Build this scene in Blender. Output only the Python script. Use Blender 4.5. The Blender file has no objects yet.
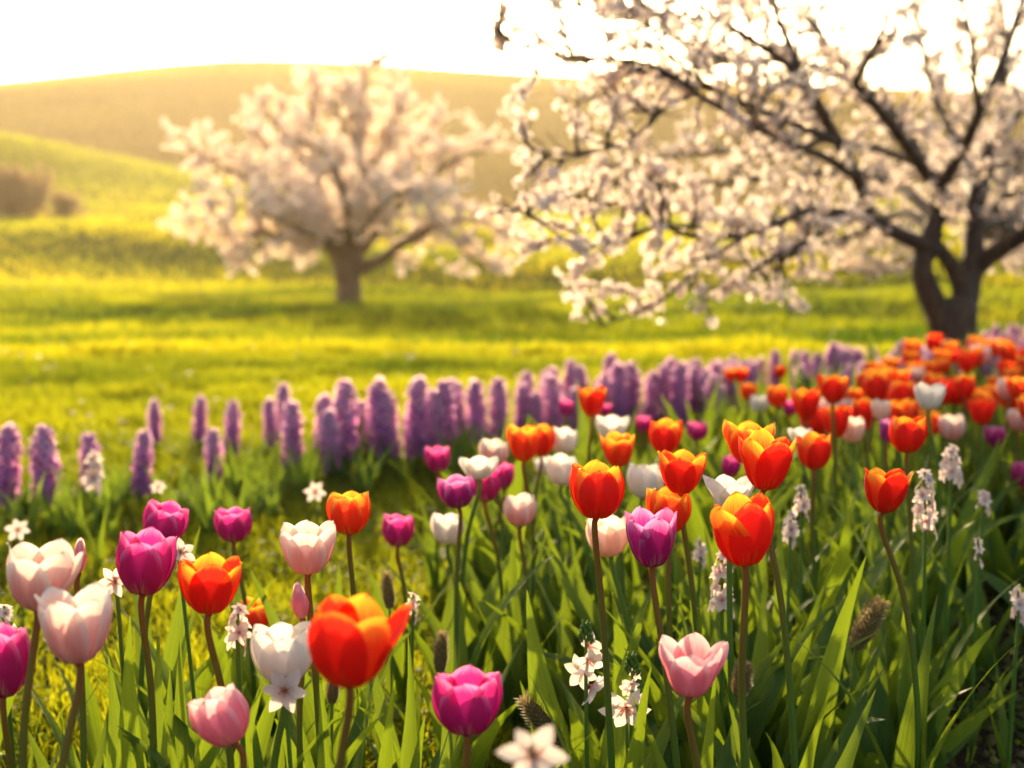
import bpy, math, random
import numpy as np
from mathutils import Vector, Matrix, Quaternion

R_ = math.radians
rng = np.random.default_rng(11)
random.seed(11)
scene = bpy.context.scene
COL = scene.collection

# ------------------------------------------------------------------ camera, sky, sun, exposure
F = 1422.0                      # focal length in pixels of the 1024 px wide picture
CAMZ = 0.80
PITCH = math.atan((384 - 226) / F)
cam_data = bpy.data.cameras.new("camera")
cam_data.sensor_width = 36.0
cam_data.lens = F * 36.0 / 1024.0
cam_data.clip_start = 0.05
cam_data.clip_end = 2000
cam_data.dof.use_dof = True
cam_data.dof.focus_distance = 1.55
cam_data.dof.aperture_fstop = 4.3
cam = bpy.data.objects.new("camera", cam_data)
COL.objects.link(cam)
cam.location = (0, 0, CAMZ)
cam.rotation_euler = (math.pi / 2 - PITCH, 0, 0)
scene.camera = cam

SUN_AZ, SUN_EL = R_(-9.5), R_(13.5)
world = bpy.data.worlds.new("World")
scene.world = world
world.use_nodes = True
nt = world.node_tree
bg = nt.nodes["Background"]
sky = nt.nodes.new("ShaderNodeTexSky")
sky.sky_type = 'NISHITA'
sky.sun_disc = False
sky.sun_elevation = SUN_EL
sky.sun_rotation = SUN_AZ
sky.air_density = 1.0
sky.dust_density = 3.5
sky.ozone_density = 0.6
nt.links.new(sky.outputs[0], bg.inputs[0])
bg.inputs[1].default_value = 0.15

sun_dir = Vector((math.sin(SUN_AZ) * math.cos(SUN_EL), math.cos(SUN_AZ) * math.cos(SUN_EL), math.sin(SUN_EL)))
sl = bpy.data.lights.new("sun", 'SUN')
sl.energy = 5.0
sl.angle = R_(0.6)
sl.color = (1.0, 0.76, 0.44)
so = bpy.data.objects.new("sun", sl)
COL.objects.link(so)
so.rotation_euler = sun_dir.to_track_quat('Z', 'Y').to_euler()

vs = scene.view_settings
vs.view_transform = 'Standard'
vs.look = 'None'
vs.gamma = 1.0
vs.use_curve_mapping = False
vs.exposure = 1.5

cy = scene.cycles
cy.use_denoising = True
cy.max_bounces = 8
cy.diffuse_bounces = 6
cy.glossy_bounces = 2
cy.transmission_bounces = 5
cy.volume_bounces = 1
cy.transparent_max_bounces = 6
cy.sample_clamp_indirect = 6.0
cy.use_adaptive_sampling = True
cy.adaptive_threshold = 0.02
cy.caustics_reflective = False
cy.caustics_refractive = False


def at(px, py, d):
    """point of the place seen at a picture position at a given distance along the view axis"""
    r = (px - 512) / F * d
    u = (384 - py) / F * d
    return Vector((r, d * math.cos(PITCH) + u * math.sin(PITCH), CAMZ - d * math.sin(PITCH) + u * math.cos(PITCH)))


# ------------------------------------------------------------------ terrain
def sstep(a, b, x):
    t = np.clip((x - a) / (b - a), 0, 1)
    return t * t * (3 - 2 * t)


_YP = np.array([-20, 0, 9, 16, 28, 36, 48, 62, 78, 110, 130, 150, 175, 200, 222, 250], float)
_ZP = np.array([0, 0, 0, -.42, -.95, -.82, -.15, .7, .9, 1.2, 3.4, 8.5, 16.5, 21.0, 20.0, 15.0], float)
_yy = np.linspace(-20, 250, 1351)
_zz = np.interp(_yy, _YP, _ZP)
for _ in range(60):
    _zz[1:-1] = (_zz[:-2] + 2 * _zz[1:-1] + _zz[2:]) / 4


def ground(x, y):
    x = np.asarray(x, float); y = np.asarray(y, float)
    b = np.interp(y + 0.02 * x * sstep(20, 60, y), _yy, _zz)
    far = sstep(120, 190, y)
    b = b + far * (3.0 * np.exp(-((x + 38) / 34.0) ** 2) - 0.03 * np.abs(x + 38) * 0.6 + 0.8 * np.sin(x * .035 + 1))
    # the hill on the left with its long falling shoulder
    b = b + 7.4 * np.exp(-((x + 49) / 30.0) ** 2) * np.exp(-((y - 104) / 24.0) ** 2)
    # a lower swell on the right
    b = b + 2.4 * np.exp(-((x - 40) / 16.0) ** 2) * np.exp(-((y - 82) / 16.0) ** 2)
    b = b + .9 * np.exp(-((x - 9) / 7.0) ** 2 - ((y - 40) / 6.0) ** 2) + .8 * np.exp(-((x + 15) / 9.0) ** 2 - ((y - 50) / 6.0) ** 2) + .35 * np.exp(-((x + 5) / 5.0) ** 2 - ((y - 21) / 3.0) ** 2) + .30 * np.exp(-((x - 6) / 4.0) ** 2 - ((y - 20) / 3.5) ** 2)
    b = b + (.055 * np.clip(x - 3.5, 0, 40) + .015 * np.clip(-x - 5, 0, 40)) * sstep(14, 38, y) * (1 - sstep(64, 100, y))
    mid = sstep(9, 18, y) * (1 - sstep(60, 90, y))
    yw = y + 0.10 * x + 0.55 * np.clip(x, 0, 30) - 0.15 * np.clip(-x, 0, 30) + 1.3 * np.sin(x * .24 + .6)
    b = b + mid * (0.34 * np.sin(yw * .46 + 1.0) + 0.05 * np.sin(yw * 1.3 + x * .2)) * (0.55 + .45 * np.sin(x * .17 + y * .05))
    b = b + 0.012 * np.sin(x * 5.1 + 1.2) * np.sin(y * 4.3) + 0.008 * np.sin(x * 11.3) * np.sin(y * 9.7 + 2) * (1 - sstep(9, 12, y))
    return b


def gz(x, y):
    return float(ground(x, y))


# ------------------------------------------------------------------ materials
def mat(name):
    m = bpy.data.materials.new(name)
    m.use_nodes = True
    m.node_tree.nodes.clear()
    return m, m.node_tree.nodes, m.node_tree.links


def N(nodes, t, **kw):
    n = nodes.new(t)
    for k, v in kw.items():
        setattr(n, k, v)
    return n


def rgb(c):
    return (c[0], c[1], c[2], 1.0)


def ramp(nodes, stops, interp='LINEAR'):
    r = nodes.new("ShaderNodeValToRGB")
    el = r.color_ramp.elements
    r.color_ramp.interpolation = interp
    el[0].position, el[0].color = stops[0][0], rgb(stops[0][1])
    el[1].position, el[1].color = stops[-1][0], rgb(stops[-1][1])
    for p, c in stops[1:-1]:
        e = el.new(p); e.color = rgb(c)
    return r


def thin_shader(nodes, links, col, tcol, fac, rough=0.5, spec=0.25, bump=None):
    """a thin leaf or petal: reflects with one colour and lets light through with another"""
    p = N(nodes, "ShaderNodeBsdfPrincipled")
    p.inputs["Roughness"].default_value = rough
    p.inputs["Specular IOR Level"].default_value = spec
    links.new(col, p.inputs["Base Color"])
    t = N(nodes, "ShaderNodeBsdfTranslucent")
    links.new(tcol, t.inputs["Color"])
    if bump is not None:
        links.new(bump, p.inputs["Normal"])
    mx = N(nodes, "ShaderNodeMixShader")
    mx.inputs[0].default_value = fac
    links.new(p.outputs[0], mx.inputs[1])
    links.new(t.outputs[0], mx.inputs[2])
    out = N(nodes, "ShaderNodeOutputMaterial")
    links.new(mx.outputs[0], out.inputs[0])


def petal_mat(name, base, body, edge, fac=.5, tboost=1.0, edge_from=.62, side=0.55):
    m, n, l = mat(name)
    uv = N(n, "ShaderNodeUVMap")
    sep = N(n, "ShaderNodeSeparateXYZ"); l.new(uv.outputs[0], sep.inputs[0])
    # u runs 0..1 across the petal, v 0..1 from base to tip
    a = N(n, "ShaderNodeMath", operation='SUBTRACT'); l.new(sep.outputs[0], a.inputs[0]); a.inputs[1].default_value = .5
    b = N(n, "ShaderNodeMath", operation='ABSOLUTE'); l.new(a.outputs[0], b.inputs[0])
    c = N(n, "ShaderNodeMath", operation='MULTIPLY'); l.new(b.outputs[0], c.inputs[0]); c.inputs[1].default_value = 2.0
    pw = N(n, "ShaderNodeMath", operation='POWER'); l.new(c.outputs[0], pw.inputs[0]); pw.inputs[1].default_value = 3.0
    ms = N(n, "ShaderNodeMath", operation='MULTIPLY'); l.new(pw.outputs[0], ms.inputs[0]); ms.inputs[1].default_value = side
    # streaks along the petal
    mp = N(n, "ShaderNodeMapping"); l.new(uv.outputs[0], mp.inputs[0]); mp.inputs["Scale"].default_value = (22, .9, 1)
    nz = N(n, "ShaderNodeTexNoise"); l.new(mp.outputs[0], nz.inputs["Vector"])
    nz.inputs["Scale"].default_value = 1.6; nz.inputs["Detail"].default_value = 3
    st = N(n, "ShaderNodeMath", operation='MULTIPLY_ADD'); l.new(nz.outputs[0], st.inputs[0]); st.inputs[1].default_value = .80; st.inputs[2].default_value = -.40
    v2 = N(n, "ShaderNodeMath", operation='ADD'); l.new(sep.outputs[1], v2.inputs[0]); l.new(st.outputs[0], v2.inputs[1])
    v3 = N(n, "ShaderNodeMath", operation='ADD'); l.new(v2.outputs[0], v3.inputs[0]); l.new(ms.outputs[0], v3.inputs[1])
    rp = ramp(n, [(0.02, base), (.22, body), (edge_from, body), (1.0, edge)])
    l.new(v3.outputs[0], rp.inputs[0])
    oi = N(n, "ShaderNodeObjectInfo")
    hs = N(n, "ShaderNodeHueSaturation")
    vv = N(n, "ShaderNodeMapRange"); l.new(oi.outputs["Random"], vv.inputs[0])
    vv.inputs[3].default_value = .88; vv.inputs[4].default_value = 1.08
    l.new(vv.outputs[0], hs.inputs["Value"]); l.new(rp.outputs[0], hs.inputs["Color"])
    tb = N(n, "ShaderNodeMix", data_type='RGBA', blend_type='MULTIPLY'); tb.inputs[0].default_value = 1.0
    l.new(hs.outputs[0], tb.inputs[6]); tb.inputs[7].default_value = (tboost, tboost, tboost, 1)
    bp = N(n, "ShaderNodeBump"); bp.inputs["Strength"].default_value = .30; bp.inputs["Distance"].default_value = .002
    l.new(nz.outputs[0], bp.inputs["Height"])
    thin_shader(n, l, hs.outputs[0], tb.outputs[2], fac, rough=.58, spec=.18, bump=bp.outputs[0])
    return m


PET = {
    'red': petal_mat("tulip_red", (.72, .12, .015), (.78, .018, .008), (.92, .20, .02), edge_from=.86, side=.26, tboost=1.1),
    'orange': petal_mat("tulip_orange", (.85, .30, .03), (.82, .050, .010), (.95, .48, .04), edge_from=.72, side=.42),
    'red_inner': petal_mat("tulip_red_inside", (.85, .30, .02), (.82, .055, .010), (.94, .44, .03), edge_from=.52, side=.30),  # yellow inside; the wide edge also has the backlit glow put into its colour
    'magenta': petal_mat("tulip_magenta", (.75, .42, .30), (.54, .018, .17), (.80, .20, .44), edge_from=.74, side=.42),
    'purple': petal_mat("tulip_purple", (.70, .40, .34), (.46, .018, .19), (.74, .28, .54), edge_from=.60, side=.45),
    'blush': petal_mat("tulip_blush", (.86, .62, .42), (.87, .36, .30), (.90, .80, .68), edge_from=.36, side=.55, fac=.45, tboost=.80),
    'white': petal_mat("tulip_white", (.84, .70, .46), (.88, .76, .64), (.90, .84, .74), edge_from=.5, side=.4, fac=.45, tboost=.80),
    'peach': petal_mat("tulip_peach", (.86, .60, .36), (.88, .56, .42), (.92, .76, .62), edge_from=.5, side=.4),
    'pink': petal_mat("tulip_pink", (.86, .55, .38), (.82, .25, .30), (.92, .62, .60), edge_from=.55, side=.45),
}


def leaf_mat(name, dark, light, trans, fac=.42, rough=.38, veins=True):
    m, n, l = mat(name)
    uv = N(n, "ShaderNodeUVMap")
    mp = N(n, "ShaderNodeMapping"); l.new(uv.outputs[0], mp.inputs[0]); mp.inputs["Scale"].default_value = (26, .8, 1)
    nz = N(n, "ShaderNodeTexNoise"); l.new(mp.outputs[0], nz.inputs["Vector"]); nz.inputs["Scale"].default_value = 1.5; nz.inputs["Detail"].default_value = 2
    oi = N(n, "ShaderNodeObjectInfo")
    ad = N(n, "ShaderNodeMath", operation='MULTIPLY_ADD'); l.new(oi.outputs["Random"], ad.inputs[0]); ad.inputs[1].default_value = .6; 
    l.new(nz.outputs[0], ad.inputs[2])
    rp = ramp(n, [(.3, dark), (1.25 / 1.3, light)])
    l.new(ad.outputs[0], rp.inputs[0])
    # dry pale tip
    sep = N(n, "ShaderNodeSeparateXYZ"); l.new(uv.outputs[0], sep.inputs[0])
    tp = N(n, "ShaderNodeMapRange"); l.new(sep.outputs[1], tp.inputs[0]); tp.inputs[1].default_value = .955; tp.inputs[2].default_value = 1.0
    mx = N(n, "ShaderNodeMix", data_type='RGBA'); l.new(tp.outputs[0], mx.inputs[0]); l.new(rp.outputs[0], mx.inputs[6]); mx.inputs[7].default_value = (.12, .07, .025, 1)
    tr = N(n, "ShaderNodeMix", data_type='RGBA', blend_type='MULTIPLY'); tr.inputs[0].default_value = .65
    tr.inputs[6].default_value = rgb(trans)
    vr = ramp(n, [(.32, (.25, .32, .25)), (.68, (1.2, 1.12, 1.0))]); l.new(nz.outputs[0], vr.inputs[0]); l.new(vr.outputs[0], tr.inputs[7])
    bp = N(n, "ShaderNodeBump"); bp.inputs["Strength"].default_value = .45; bp.inputs["Distance"].default_value = .003
    l.new(nz.outputs[0], bp.inputs["Height"])
    thin_shader(n, l, mx.outputs[2], tr.outputs[2], fac, rough=.5, spec=.14, bump=bp.outputs[0])
    return m


M_LEAF = leaf_mat("tulip_leaf", (.034, .088, .014), (.075, .142, .024), (.20, .28, .010), fac=.42)
M_HLEAF = leaf_mat("hyacinth_leaf", (.028, .085, .014), (.060, .130, .020), (.22, .32, .02), fac=.42)


def stem_mat(name, lo, hi):
    m, n, l = mat(name)
    uv = N(n, "ShaderNodeUVMap"); sep = N(n, "ShaderNodeSeparateXYZ"); l.new(uv.outputs[0], sep.inputs[0])
    rp = ramp(n, [(.35, lo), (.95, hi)]); l.new(sep.outputs[1], rp.inputs[0])
    p = N(n, "ShaderNodeBsdfPrincipled"); l.new(rp.outputs[0], p.inputs["Base Color"])
    p.inputs["Roughness"].default_value = .6
    p.inputs["Specular IOR Level"].default_value = .15
    o = N(n, "ShaderNodeOutputMaterial"); l.new(p.outputs[0], o.inputs[0])
    return m


M_STEM = stem_mat("green_stem", (.07, .14, .015), (.12, .16, .02))
M_STEMR = stem_mat("reddish_stem", (.075, .13, .012), (.24, .055, .014))


def tint_mat(name, stops, tstops, fac, rough=.6, spec=.15):
    """foliage whose shade is carried by a per-piece 'tint' attribute"""
    m, n, l = mat(name)
    at_ = N(n, "ShaderNodeAttribute", attribute_name="tint")
    a = ramp(n, stops); l.new(at_.outputs["Fac"], a.inputs[0])
    b = ramp(n, tstops); l.new(at_.outputs["Fac"], b.inputs[0])
    thin_shader(n, l, a.outputs[0], b.outputs[0], fac, rough, spec)
    return m


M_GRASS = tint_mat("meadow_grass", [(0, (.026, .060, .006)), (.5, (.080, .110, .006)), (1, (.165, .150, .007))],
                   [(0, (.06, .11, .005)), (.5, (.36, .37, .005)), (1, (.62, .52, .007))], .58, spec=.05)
M_HILL = tint_mat("hill_grass", [(0, (.085, .060, .012)), (.5, (.17, .105, .018)), (1, (.24, .15, .022))],
                  [(0, (.16, .12, .010)), (.5, (.36, .22, .014)), (1, (.50, .32, .016))], .5, spec=.05)
M_COVER = tint_mat("low_ground_cover", [(0, (.025, .05, .010)), (1, (.09, .12, .015))],
                   [(0, (.07, .12, .008)), (1, (.24, .28, .012))], .5, spec=.06)
M_BLOSSOM = tint_mat("tree_blossom", [(0, (.55, .22, .20)), (.35, (.80, .62, .58)), (1, (.86, .76, .72))],
                     [(0, (.66, .32, .22)), (.3, (.88, .72, .60)), (1, (.93, .84, .74))], .62, rough=.6)
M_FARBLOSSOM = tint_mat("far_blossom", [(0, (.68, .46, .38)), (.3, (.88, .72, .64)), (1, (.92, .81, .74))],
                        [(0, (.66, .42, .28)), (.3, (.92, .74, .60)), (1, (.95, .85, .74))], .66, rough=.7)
M_BUSH = tint_mat("bush_twig_foliage", [(0, (.16, .10, .05)), (1, (.34, .22, .15))], [(0, (.2, .12, .04)), (1, (.42, .28, .14))], .45)
M_HYA = tint_mat("hyacinth_floret", [(0, (.26, .08, .36)), (.5, (.66, .28, .60)), (1, (.94, .66, .78))],
                 [(0, (.38, .12, .44)), (.5, (.84, .30, .62)), (1, (.98, .70, .76))], .64, rough=.5)
M_SQUILL = tint_mat("pale_floret", [(0, (.50, .12, .12)), (.3, (.66, .46, .42)), (1, (.72, .60, .54))],
                    [(0, (.50, .14, .12)), (.3, (.66, .48, .42)), (1, (.72, .60, .52))], .5, rough=.5)
M_SEED = tint_mat("seed_scale", [(0, (.12, .085, .03)), (1, (.38, .29, .14))], [(0, (.20, .14, .04)), (1, (.50, .38, .16))], .42)


def soil_material():
    m, n, l = mat("meadow_ground")
    tc = N(n, "ShaderNodeTexCoord")
    sep = N(n, "ShaderNodeSeparateXYZ"); l.new(tc.outputs["Object"], sep.inputs[0])
    n1 = N(n, "ShaderNodeTexNoise"); l.new(tc.outputs["Object"], n1.inputs["Vector"]); n1.inputs["Scale"].default_value = 38; n1.inputs["Detail"].default_value = 8; n1.inputs["Roughness"].default_value = .7
    n2 = N(n, "ShaderNodeTexNoise"); l.new(tc.outputs["Object"], n2.inputs["Vector"]); n2.inputs["Scale"].default_value = .35; n2.inputs["Detail"].default_value = 6
    soil = ramp(n, [(.3, (.018, .012, .007)), (.6, (.050, .034, .019)), (.75, (.085, .062, .036))]); l.new(n1.outputs[0], soil.inputs[0])
    gr = ramp(n, [(.3, (.045, .075, .010)), (.55, (.105, .118, .012)), (.75, (.15, .135, .014))]); l.new(n2.outputs[0], gr.inputs[0])
    mr = N(n, "ShaderNodeMapRange"); l.new(sep.outputs[1], mr.inputs[0]); mr.inputs[1].default_value = 2.6; mr.inputs[2].default_value = 7.0
    mx = N(n, "ShaderNodeMix", data_type='RGBA'); l.new(mr.outputs[0], mx.inputs[0]); l.new(soil.outputs[0], mx.inputs[6]); l.new(gr.outputs[0], mx.inputs[7])
    mh = N(n, "ShaderNodeMapRange"); l.new(sep.outputs[1], mh.inputs[0]); mh.inputs[1].default_value = 112; mh.inputs[2].default_value = 132
    mx0 = mx
    mx = N(n, "ShaderNodeMix", data_type='RGBA'); l.new(mh.outputs[0], mx.inputs[0]); l.new(mx0.outputs[2], mx.inputs[6]); mx.inputs[7].default_value = (.15, .095, .02, 1)
    p = N(n, "ShaderNodeBsdfPrincipled"); l.new(mx.outputs[2], p.inputs["Base Color"]); p.inputs["Roughness"].default_value = 1.0; p.inputs["Specular IOR Level"].default_value = 0.0
    bp = N(n, "ShaderNodeBump"); bp.inputs["Strength"].default_value = .8; bp.inputs["Distance"].default_value = .02
    l.new(n1.outputs[0], bp.inputs["Height"]); l.new(bp.outputs[0], p.inputs["Normal"])
    o = N(n, "ShaderNodeOutputMaterial"); l.new(p.outputs[0], o.inputs[0])
    return m


def bark_material(name, a, b, sc):
    m, n, l = mat(name)
    tc = N(n, "ShaderNodeTexCoord")
    mp = N(n, "ShaderNodeMapping"); l.new(tc.outputs["Object"], mp.inputs[0]); mp.inputs["Scale"].default_value = (sc * 1.4, sc * 1.4, sc * .45)
    n1 = N(n, "ShaderNodeTexNoise"); l.new(mp.outputs[0], n1.inputs["Vector"]); n1.inputs["Scale"].default_value = 1; n1.inputs["Detail"].default_value = 8; n1.inputs["Roughness"].default_value = .65
    rp = ramp(n, [(.35, a), (.65, b)]); l.new(n1.outputs[0], rp.inputs[0])
    p = N(n, "ShaderNodeBsdfPrincipled"); l.new(rp.outputs[0], p.inputs["Base Color"]); p.inputs["Roughness"].default_value = .8
    bp = N(n, "ShaderNodeBump"); bp.inputs["Strength"].default_value = .7; bp.inputs["Distance"].default_value = .012
    l.new(n1.outputs[0], bp.inputs["Height"]); l.new(bp.outputs[0], p.inputs["Normal"])
    o = N(n, "ShaderNodeOutputMaterial"); l.new(p.outputs[0], o.inputs[0])
    return m


M_GROUND = soil_material()
M_BARK = bark_material("cherry_bark", (.022, .011, .007), (.090, .044, .023), 24)
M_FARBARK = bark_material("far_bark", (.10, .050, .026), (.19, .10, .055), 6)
M_PISTIL, _n, _l = mat("tulip_pistil")
_p = N(_n, "ShaderNodeBsdfPrincipled"); _p.inputs["Base Color"].default_value = (.45, .42, .10, 1)
_o = N(_n, "ShaderNodeOutputMaterial"); _l.new(_p.outputs[0], _o.inputs[0])
M_STAMEN, _n, _l = mat("star_flower_stamens")
_p = N(_n, "ShaderNodeBsdfPrincipled"); _p.inputs["Base Color"].default_value = (.55, .22, .05, 1)
_o = N(_n, "ShaderNodeOutputMaterial"); _l.new(_p.outputs[0], _o.inputs[0])


# ------------------------------------------------------------------ object helpers
def mesh_np(name, V, T, tint=None, smooth=False, material=None):
    """a mesh from numpy vertices and triangles"""
    me = bpy.data.meshes.new(name)
    V = np.ascontiguousarray(V, dtype=np.float32); T = np.ascontiguousarray(T, dtype=np.int32)
    me.vertices.add(len(V)); me.vertices.foreach_set("co", V.ravel())
    me.loops.add(T.size); me.loops.foreach_set("vertex_index", T.ravel())
    me.polygons.add(len(T)); me.polygons.foreach_set("loop_start", np.arange(0, T.size, 3, dtype=np.int32))
    if smooth:
        me.polygons.foreach_set("use_smooth", np.ones(len(T), dtype=bool))
    if tint is not None:
        a = me.attributes.new("tint", 'FLOAT', 'POINT')
        a.data.foreach_set("value", np.ascontiguousarray(tint, dtype=np.float32))
    me.update(calc_edges=True)
    if material:
        me.materials.append(material)
    return me


def grid_mesh(name, P, material, uv=None, smooth=True):
    """a sheet from an array of rows x columns points"""
    nv, nu = P.shape[:2]
    me = bpy.data.meshes.new(name)
    faces = [(j * nu + i, j * nu + i + 1, (j + 1) * nu + i + 1, (j + 1) * nu + i) for j in range(nv - 1) for i in range(nu - 1)]
    me.from_pydata([tuple(p) for p in P.reshape(-1, 3)], [], faces)
    ul = me.uv_layers.new(name="UVMap")
    if uv is None:
        uu, vv = np.meshgrid(np.linspace(0, 1, nu), np.linspace(0, 1, nv))
        uv = np.stack([uu, vv], -1)
    uvf = uv.reshape(-1, 2)
    li = np.empty(len(me.loops), dtype=np.int32); me.loops.foreach_get("vertex_index", li)
    ul.data.foreach_set("uv", np.ascontiguousarray(uvf[li], dtype=np.float32).ravel())
    if smooth:
        me.polygons.foreach_set("use_smooth", np.ones(len(me.polygons), dtype=bool))
    me.materials.append(material)
    me.update()
    return me


def link(name, me, parent=None):
    o = bpy.data.objects.new(name, me)
    COL.objects.link(o)
    if parent is not None:
        o.parent = parent
    return o


def thing(name, label, cat, loc, group=None, rotz=0.0):
    o = bpy.data.objects.new(name, None)
    o.empty_display_size = .05
    COL.objects.link(o)
    o.location = loc
    o.rotation_euler = (0, 0, rotz)
    o["label"] = label; o["category"] = cat
    if group:
        o["group"] = group
    return o


def copy_thing(src, loc, rotz, scale=1.0, label=None):
    r = src.copy(); COL.objects.link(r)
    r.location = loc; r.rotation_euler = (0, 0, rotz); r.scale = (scale,) * 3
    if label:
        r["label"] = label
    for ch in list(src.children):
        c = ch.copy(); COL.objects.link(c); c.parent = r
    return r


def catmull(P, n):
    P = np.asarray(P, float)
    Q = np.vstack([2 * P[0] - P[1], P, 2 * P[-1] - P[-2]])
    out = []
    for i in range(1, len(Q) - 2):
        t = np.linspace(0, 1, n, endpoint=False)[:, None]
        a, b, c, d = Q[i - 1], Q[i], Q[i + 1], Q[i + 2]
        out.append(.5 * (2 * b + (c - a) * t + (2 * a - 5 * b + 4 * c - d) * t ** 2 + (3 * b - a - 3 * c + d) * t ** 3))
    out.append(P[-1][None])
    return np.vstack(out)


def tube_arrays(C, Rad, sides=8):
    """rings along a centreline, as vertices and quads turned into triangles"""
    C = np.asarray(C, float); n = len(C)
    T = np.gradient(C, axis=0); T /= np.linalg.norm(T, axis=1)[:, None] + 1e-9
    ref = np.array([1.0, 0, 0]) if abs(T[0][0]) < .8 else np.array([0, 1.0, 0])
    V = []
    u = np.cross(T[0], ref); u /= np.linalg.norm(u)
    ang = np.linspace(0, 2 * np.pi, sides, endpoint=False)
    for i in range(n):
        u = u - T[i] * np.dot(u, T[i]); u /= np.linalg.norm(u) + 1e-9
        w = np.cross(T[i], u)
        V.append(C[i] + Rad[i] * (np.cos(ang)[:, None] * u + np.sin(ang)[:, None] * w))
    V = np.vstack(V)
    tr = []
    for i in range(n - 1):
        for k in range(sides):
            a = i * sides + k; b = i * sides + (k + 1) % sides; c = b + sides; d = a + sides
            tr += [(a, b, c), (a, c, d)]
    V = np.vstack([V, C[-1:]])
    for k in range(sides):
        tr.append(((n - 1) * sides + k, (n - 1) * sides + (k + 1) % sides, len(V) - 1))
    return V, np.array(tr, dtype=np.int32)


def tube_grid(C, Rad, material, name, sides=8):
    """tube as a sheet with v running along it (for stem colouring)"""
    C = np.asarray(C, float); n = len(C)
    T = np.gradient(C, axis=0); T /= np.linalg.norm(T, axis=1)[:, None] + 1e-9
    u = np.cross(T[0], np.array([1.0, 0, .01])); u /= np.linalg.norm(u)
    ang = np.linspace(0, 2 * np.pi, sides + 1)
    P = np.zeros((n, sides + 1, 3))
    for i in range(n):
        u = u - T[i] * np.dot(u, T[i]); u /= np.linalg.norm(u)
        w = np.cross(T[i], u)
        P[i] = C[i] + Rad[i] * (np.cos(ang)[:, None] * u + np.sin(ang)[:, None] * w)
    return grid_mesh(name, P, material)


class Acc:
    """collects triangles of one mesh"""
    def __init__(self):
        self.V, self.T, self.A, self.n = [], [], [], 0

    def add(self, V, T, tint=None):
        self.V.append(np.asarray(V, float)); self.T.append(np.asarray(T, np.int64) + self.n)
        self.A.append(np.full(len(V), .5) if tint is None else np.asarray(tint, float))
        self.n += len(V)

    def mesh(self, name, material, smooth=True, tint=True, origin=None):
        V = np.vstack(self.V)
        if origin is not None:
            V = V - np.asarray(origin)
        return mesh_np(name, V, np.vstack(self.T), np.concatenate(self.A) if tint else None, smooth, material)


# ------------------------------------------------------------------ ground sheet and haze
def build_ground():
    ys = np.concatenate([np.arange(-6, 12, .12), np.arange(12, 40, .3), np.arange(40, 80, .6), np.arange(80, 248, 1.6)])
    nu = 260
    t = np.linspace(-1, 1, nu)
    t = np.sign(t) * (np.abs(t) ** 1.25)
    X = t[None, :] * (16 + np.clip(ys, 0, None)[:, None] * .85)
    Y = np.repeat(ys[:, None], nu, 1)
    Z = ground(X, Y)
    P = np.stack([X, Y, Z], -1)
    nv = len(ys)
    idx = np.arange(nv * nu).reshape(nv, nu)
    a, b, c, d = idx[:-1, :-1].ravel(), idx[:-1, 1:].ravel(), idx[1:, 1:].ravel(), idx[1:, :-1].ravel()
    T = np.concatenate([np.stack([a, b, c], 1), np.stack([a, c, d], 1)])
    o = link("ground", mesh_np("ground", P.reshape(-1, 3), T, None, True, M_GROUND))
    o["kind"] = "structure"


build_ground()

HAZE_DENSITY = 0.0004


def build_haze():
    m, n, l = mat("haze")
    v = N(n, "ShaderNodeVolumePrincipled")
    v.inputs["Color"].default_value = (1.0, .84, .58, 1)
    v.inputs["Density"].default_value = HAZE_DENSITY
    v.inputs["Anisotropy"].default_value = .62
    o = N(n, "ShaderNodeOutputMaterial"); l.new(v.outputs[0], o.inputs["Volume"])
    me = bpy.data.meshes.new("haze")
    x0, x1, y0, y1, z0, z1 = -230, 230, -9, 252, -3.2, 27
    vs_ = [(x, y, z) for z in (z0, z1) for y in (y0, y1) for x in (x0, x1)]
    me.from_pydata(vs_, [], [(0, 2, 3, 1), (4, 5, 7, 6), (0, 1, 5, 4), (2, 6, 7, 3), (0, 4, 6, 2), (1, 3, 7, 5)])
    me.materials.append(m)
    o = link("haze", me)
    o["kind"] = "stuff"


build_haze()


# ------------------------------------------------------------------ where the flower beds lie (on the ground)
def in_poly(x, y, poly):
    x = np.asarray(x); y = np.asarray(y)
    r = np.zeros(x.shape, bool)
    j = len(poly) - 1
    for i in range(len(poly)):
        xi, yi = poly[i]; xj, yj = poly[j]
        c = ((yi > y) != (yj > y)) & (x < (xj - xi) * (y - yi) / (yj - yi + 1e-12) + xi)
        r ^= c
        j = i
    return r


BED_RIGHT = [(.07, 1.75), (.08, 2.3), (-.02, 2.75), (-.18, 3.3), (.05, 3.7), (.45, 4.4), (1.0, 5.5), (1.9, 6.6), (3.2, 7.4), (4.6, 7.6), (4.2, 5.0), (2.2, 3.0), (1.1, 2.1), (.75, 1.8)]
BED_LEFT = [(-1.0, 1.35), (-.95, 1.9), (-.62, 2.05), (-.2, 2.15), (-.06, 1.9), (.0, 1.45), (-.3, 1.2)]


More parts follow.
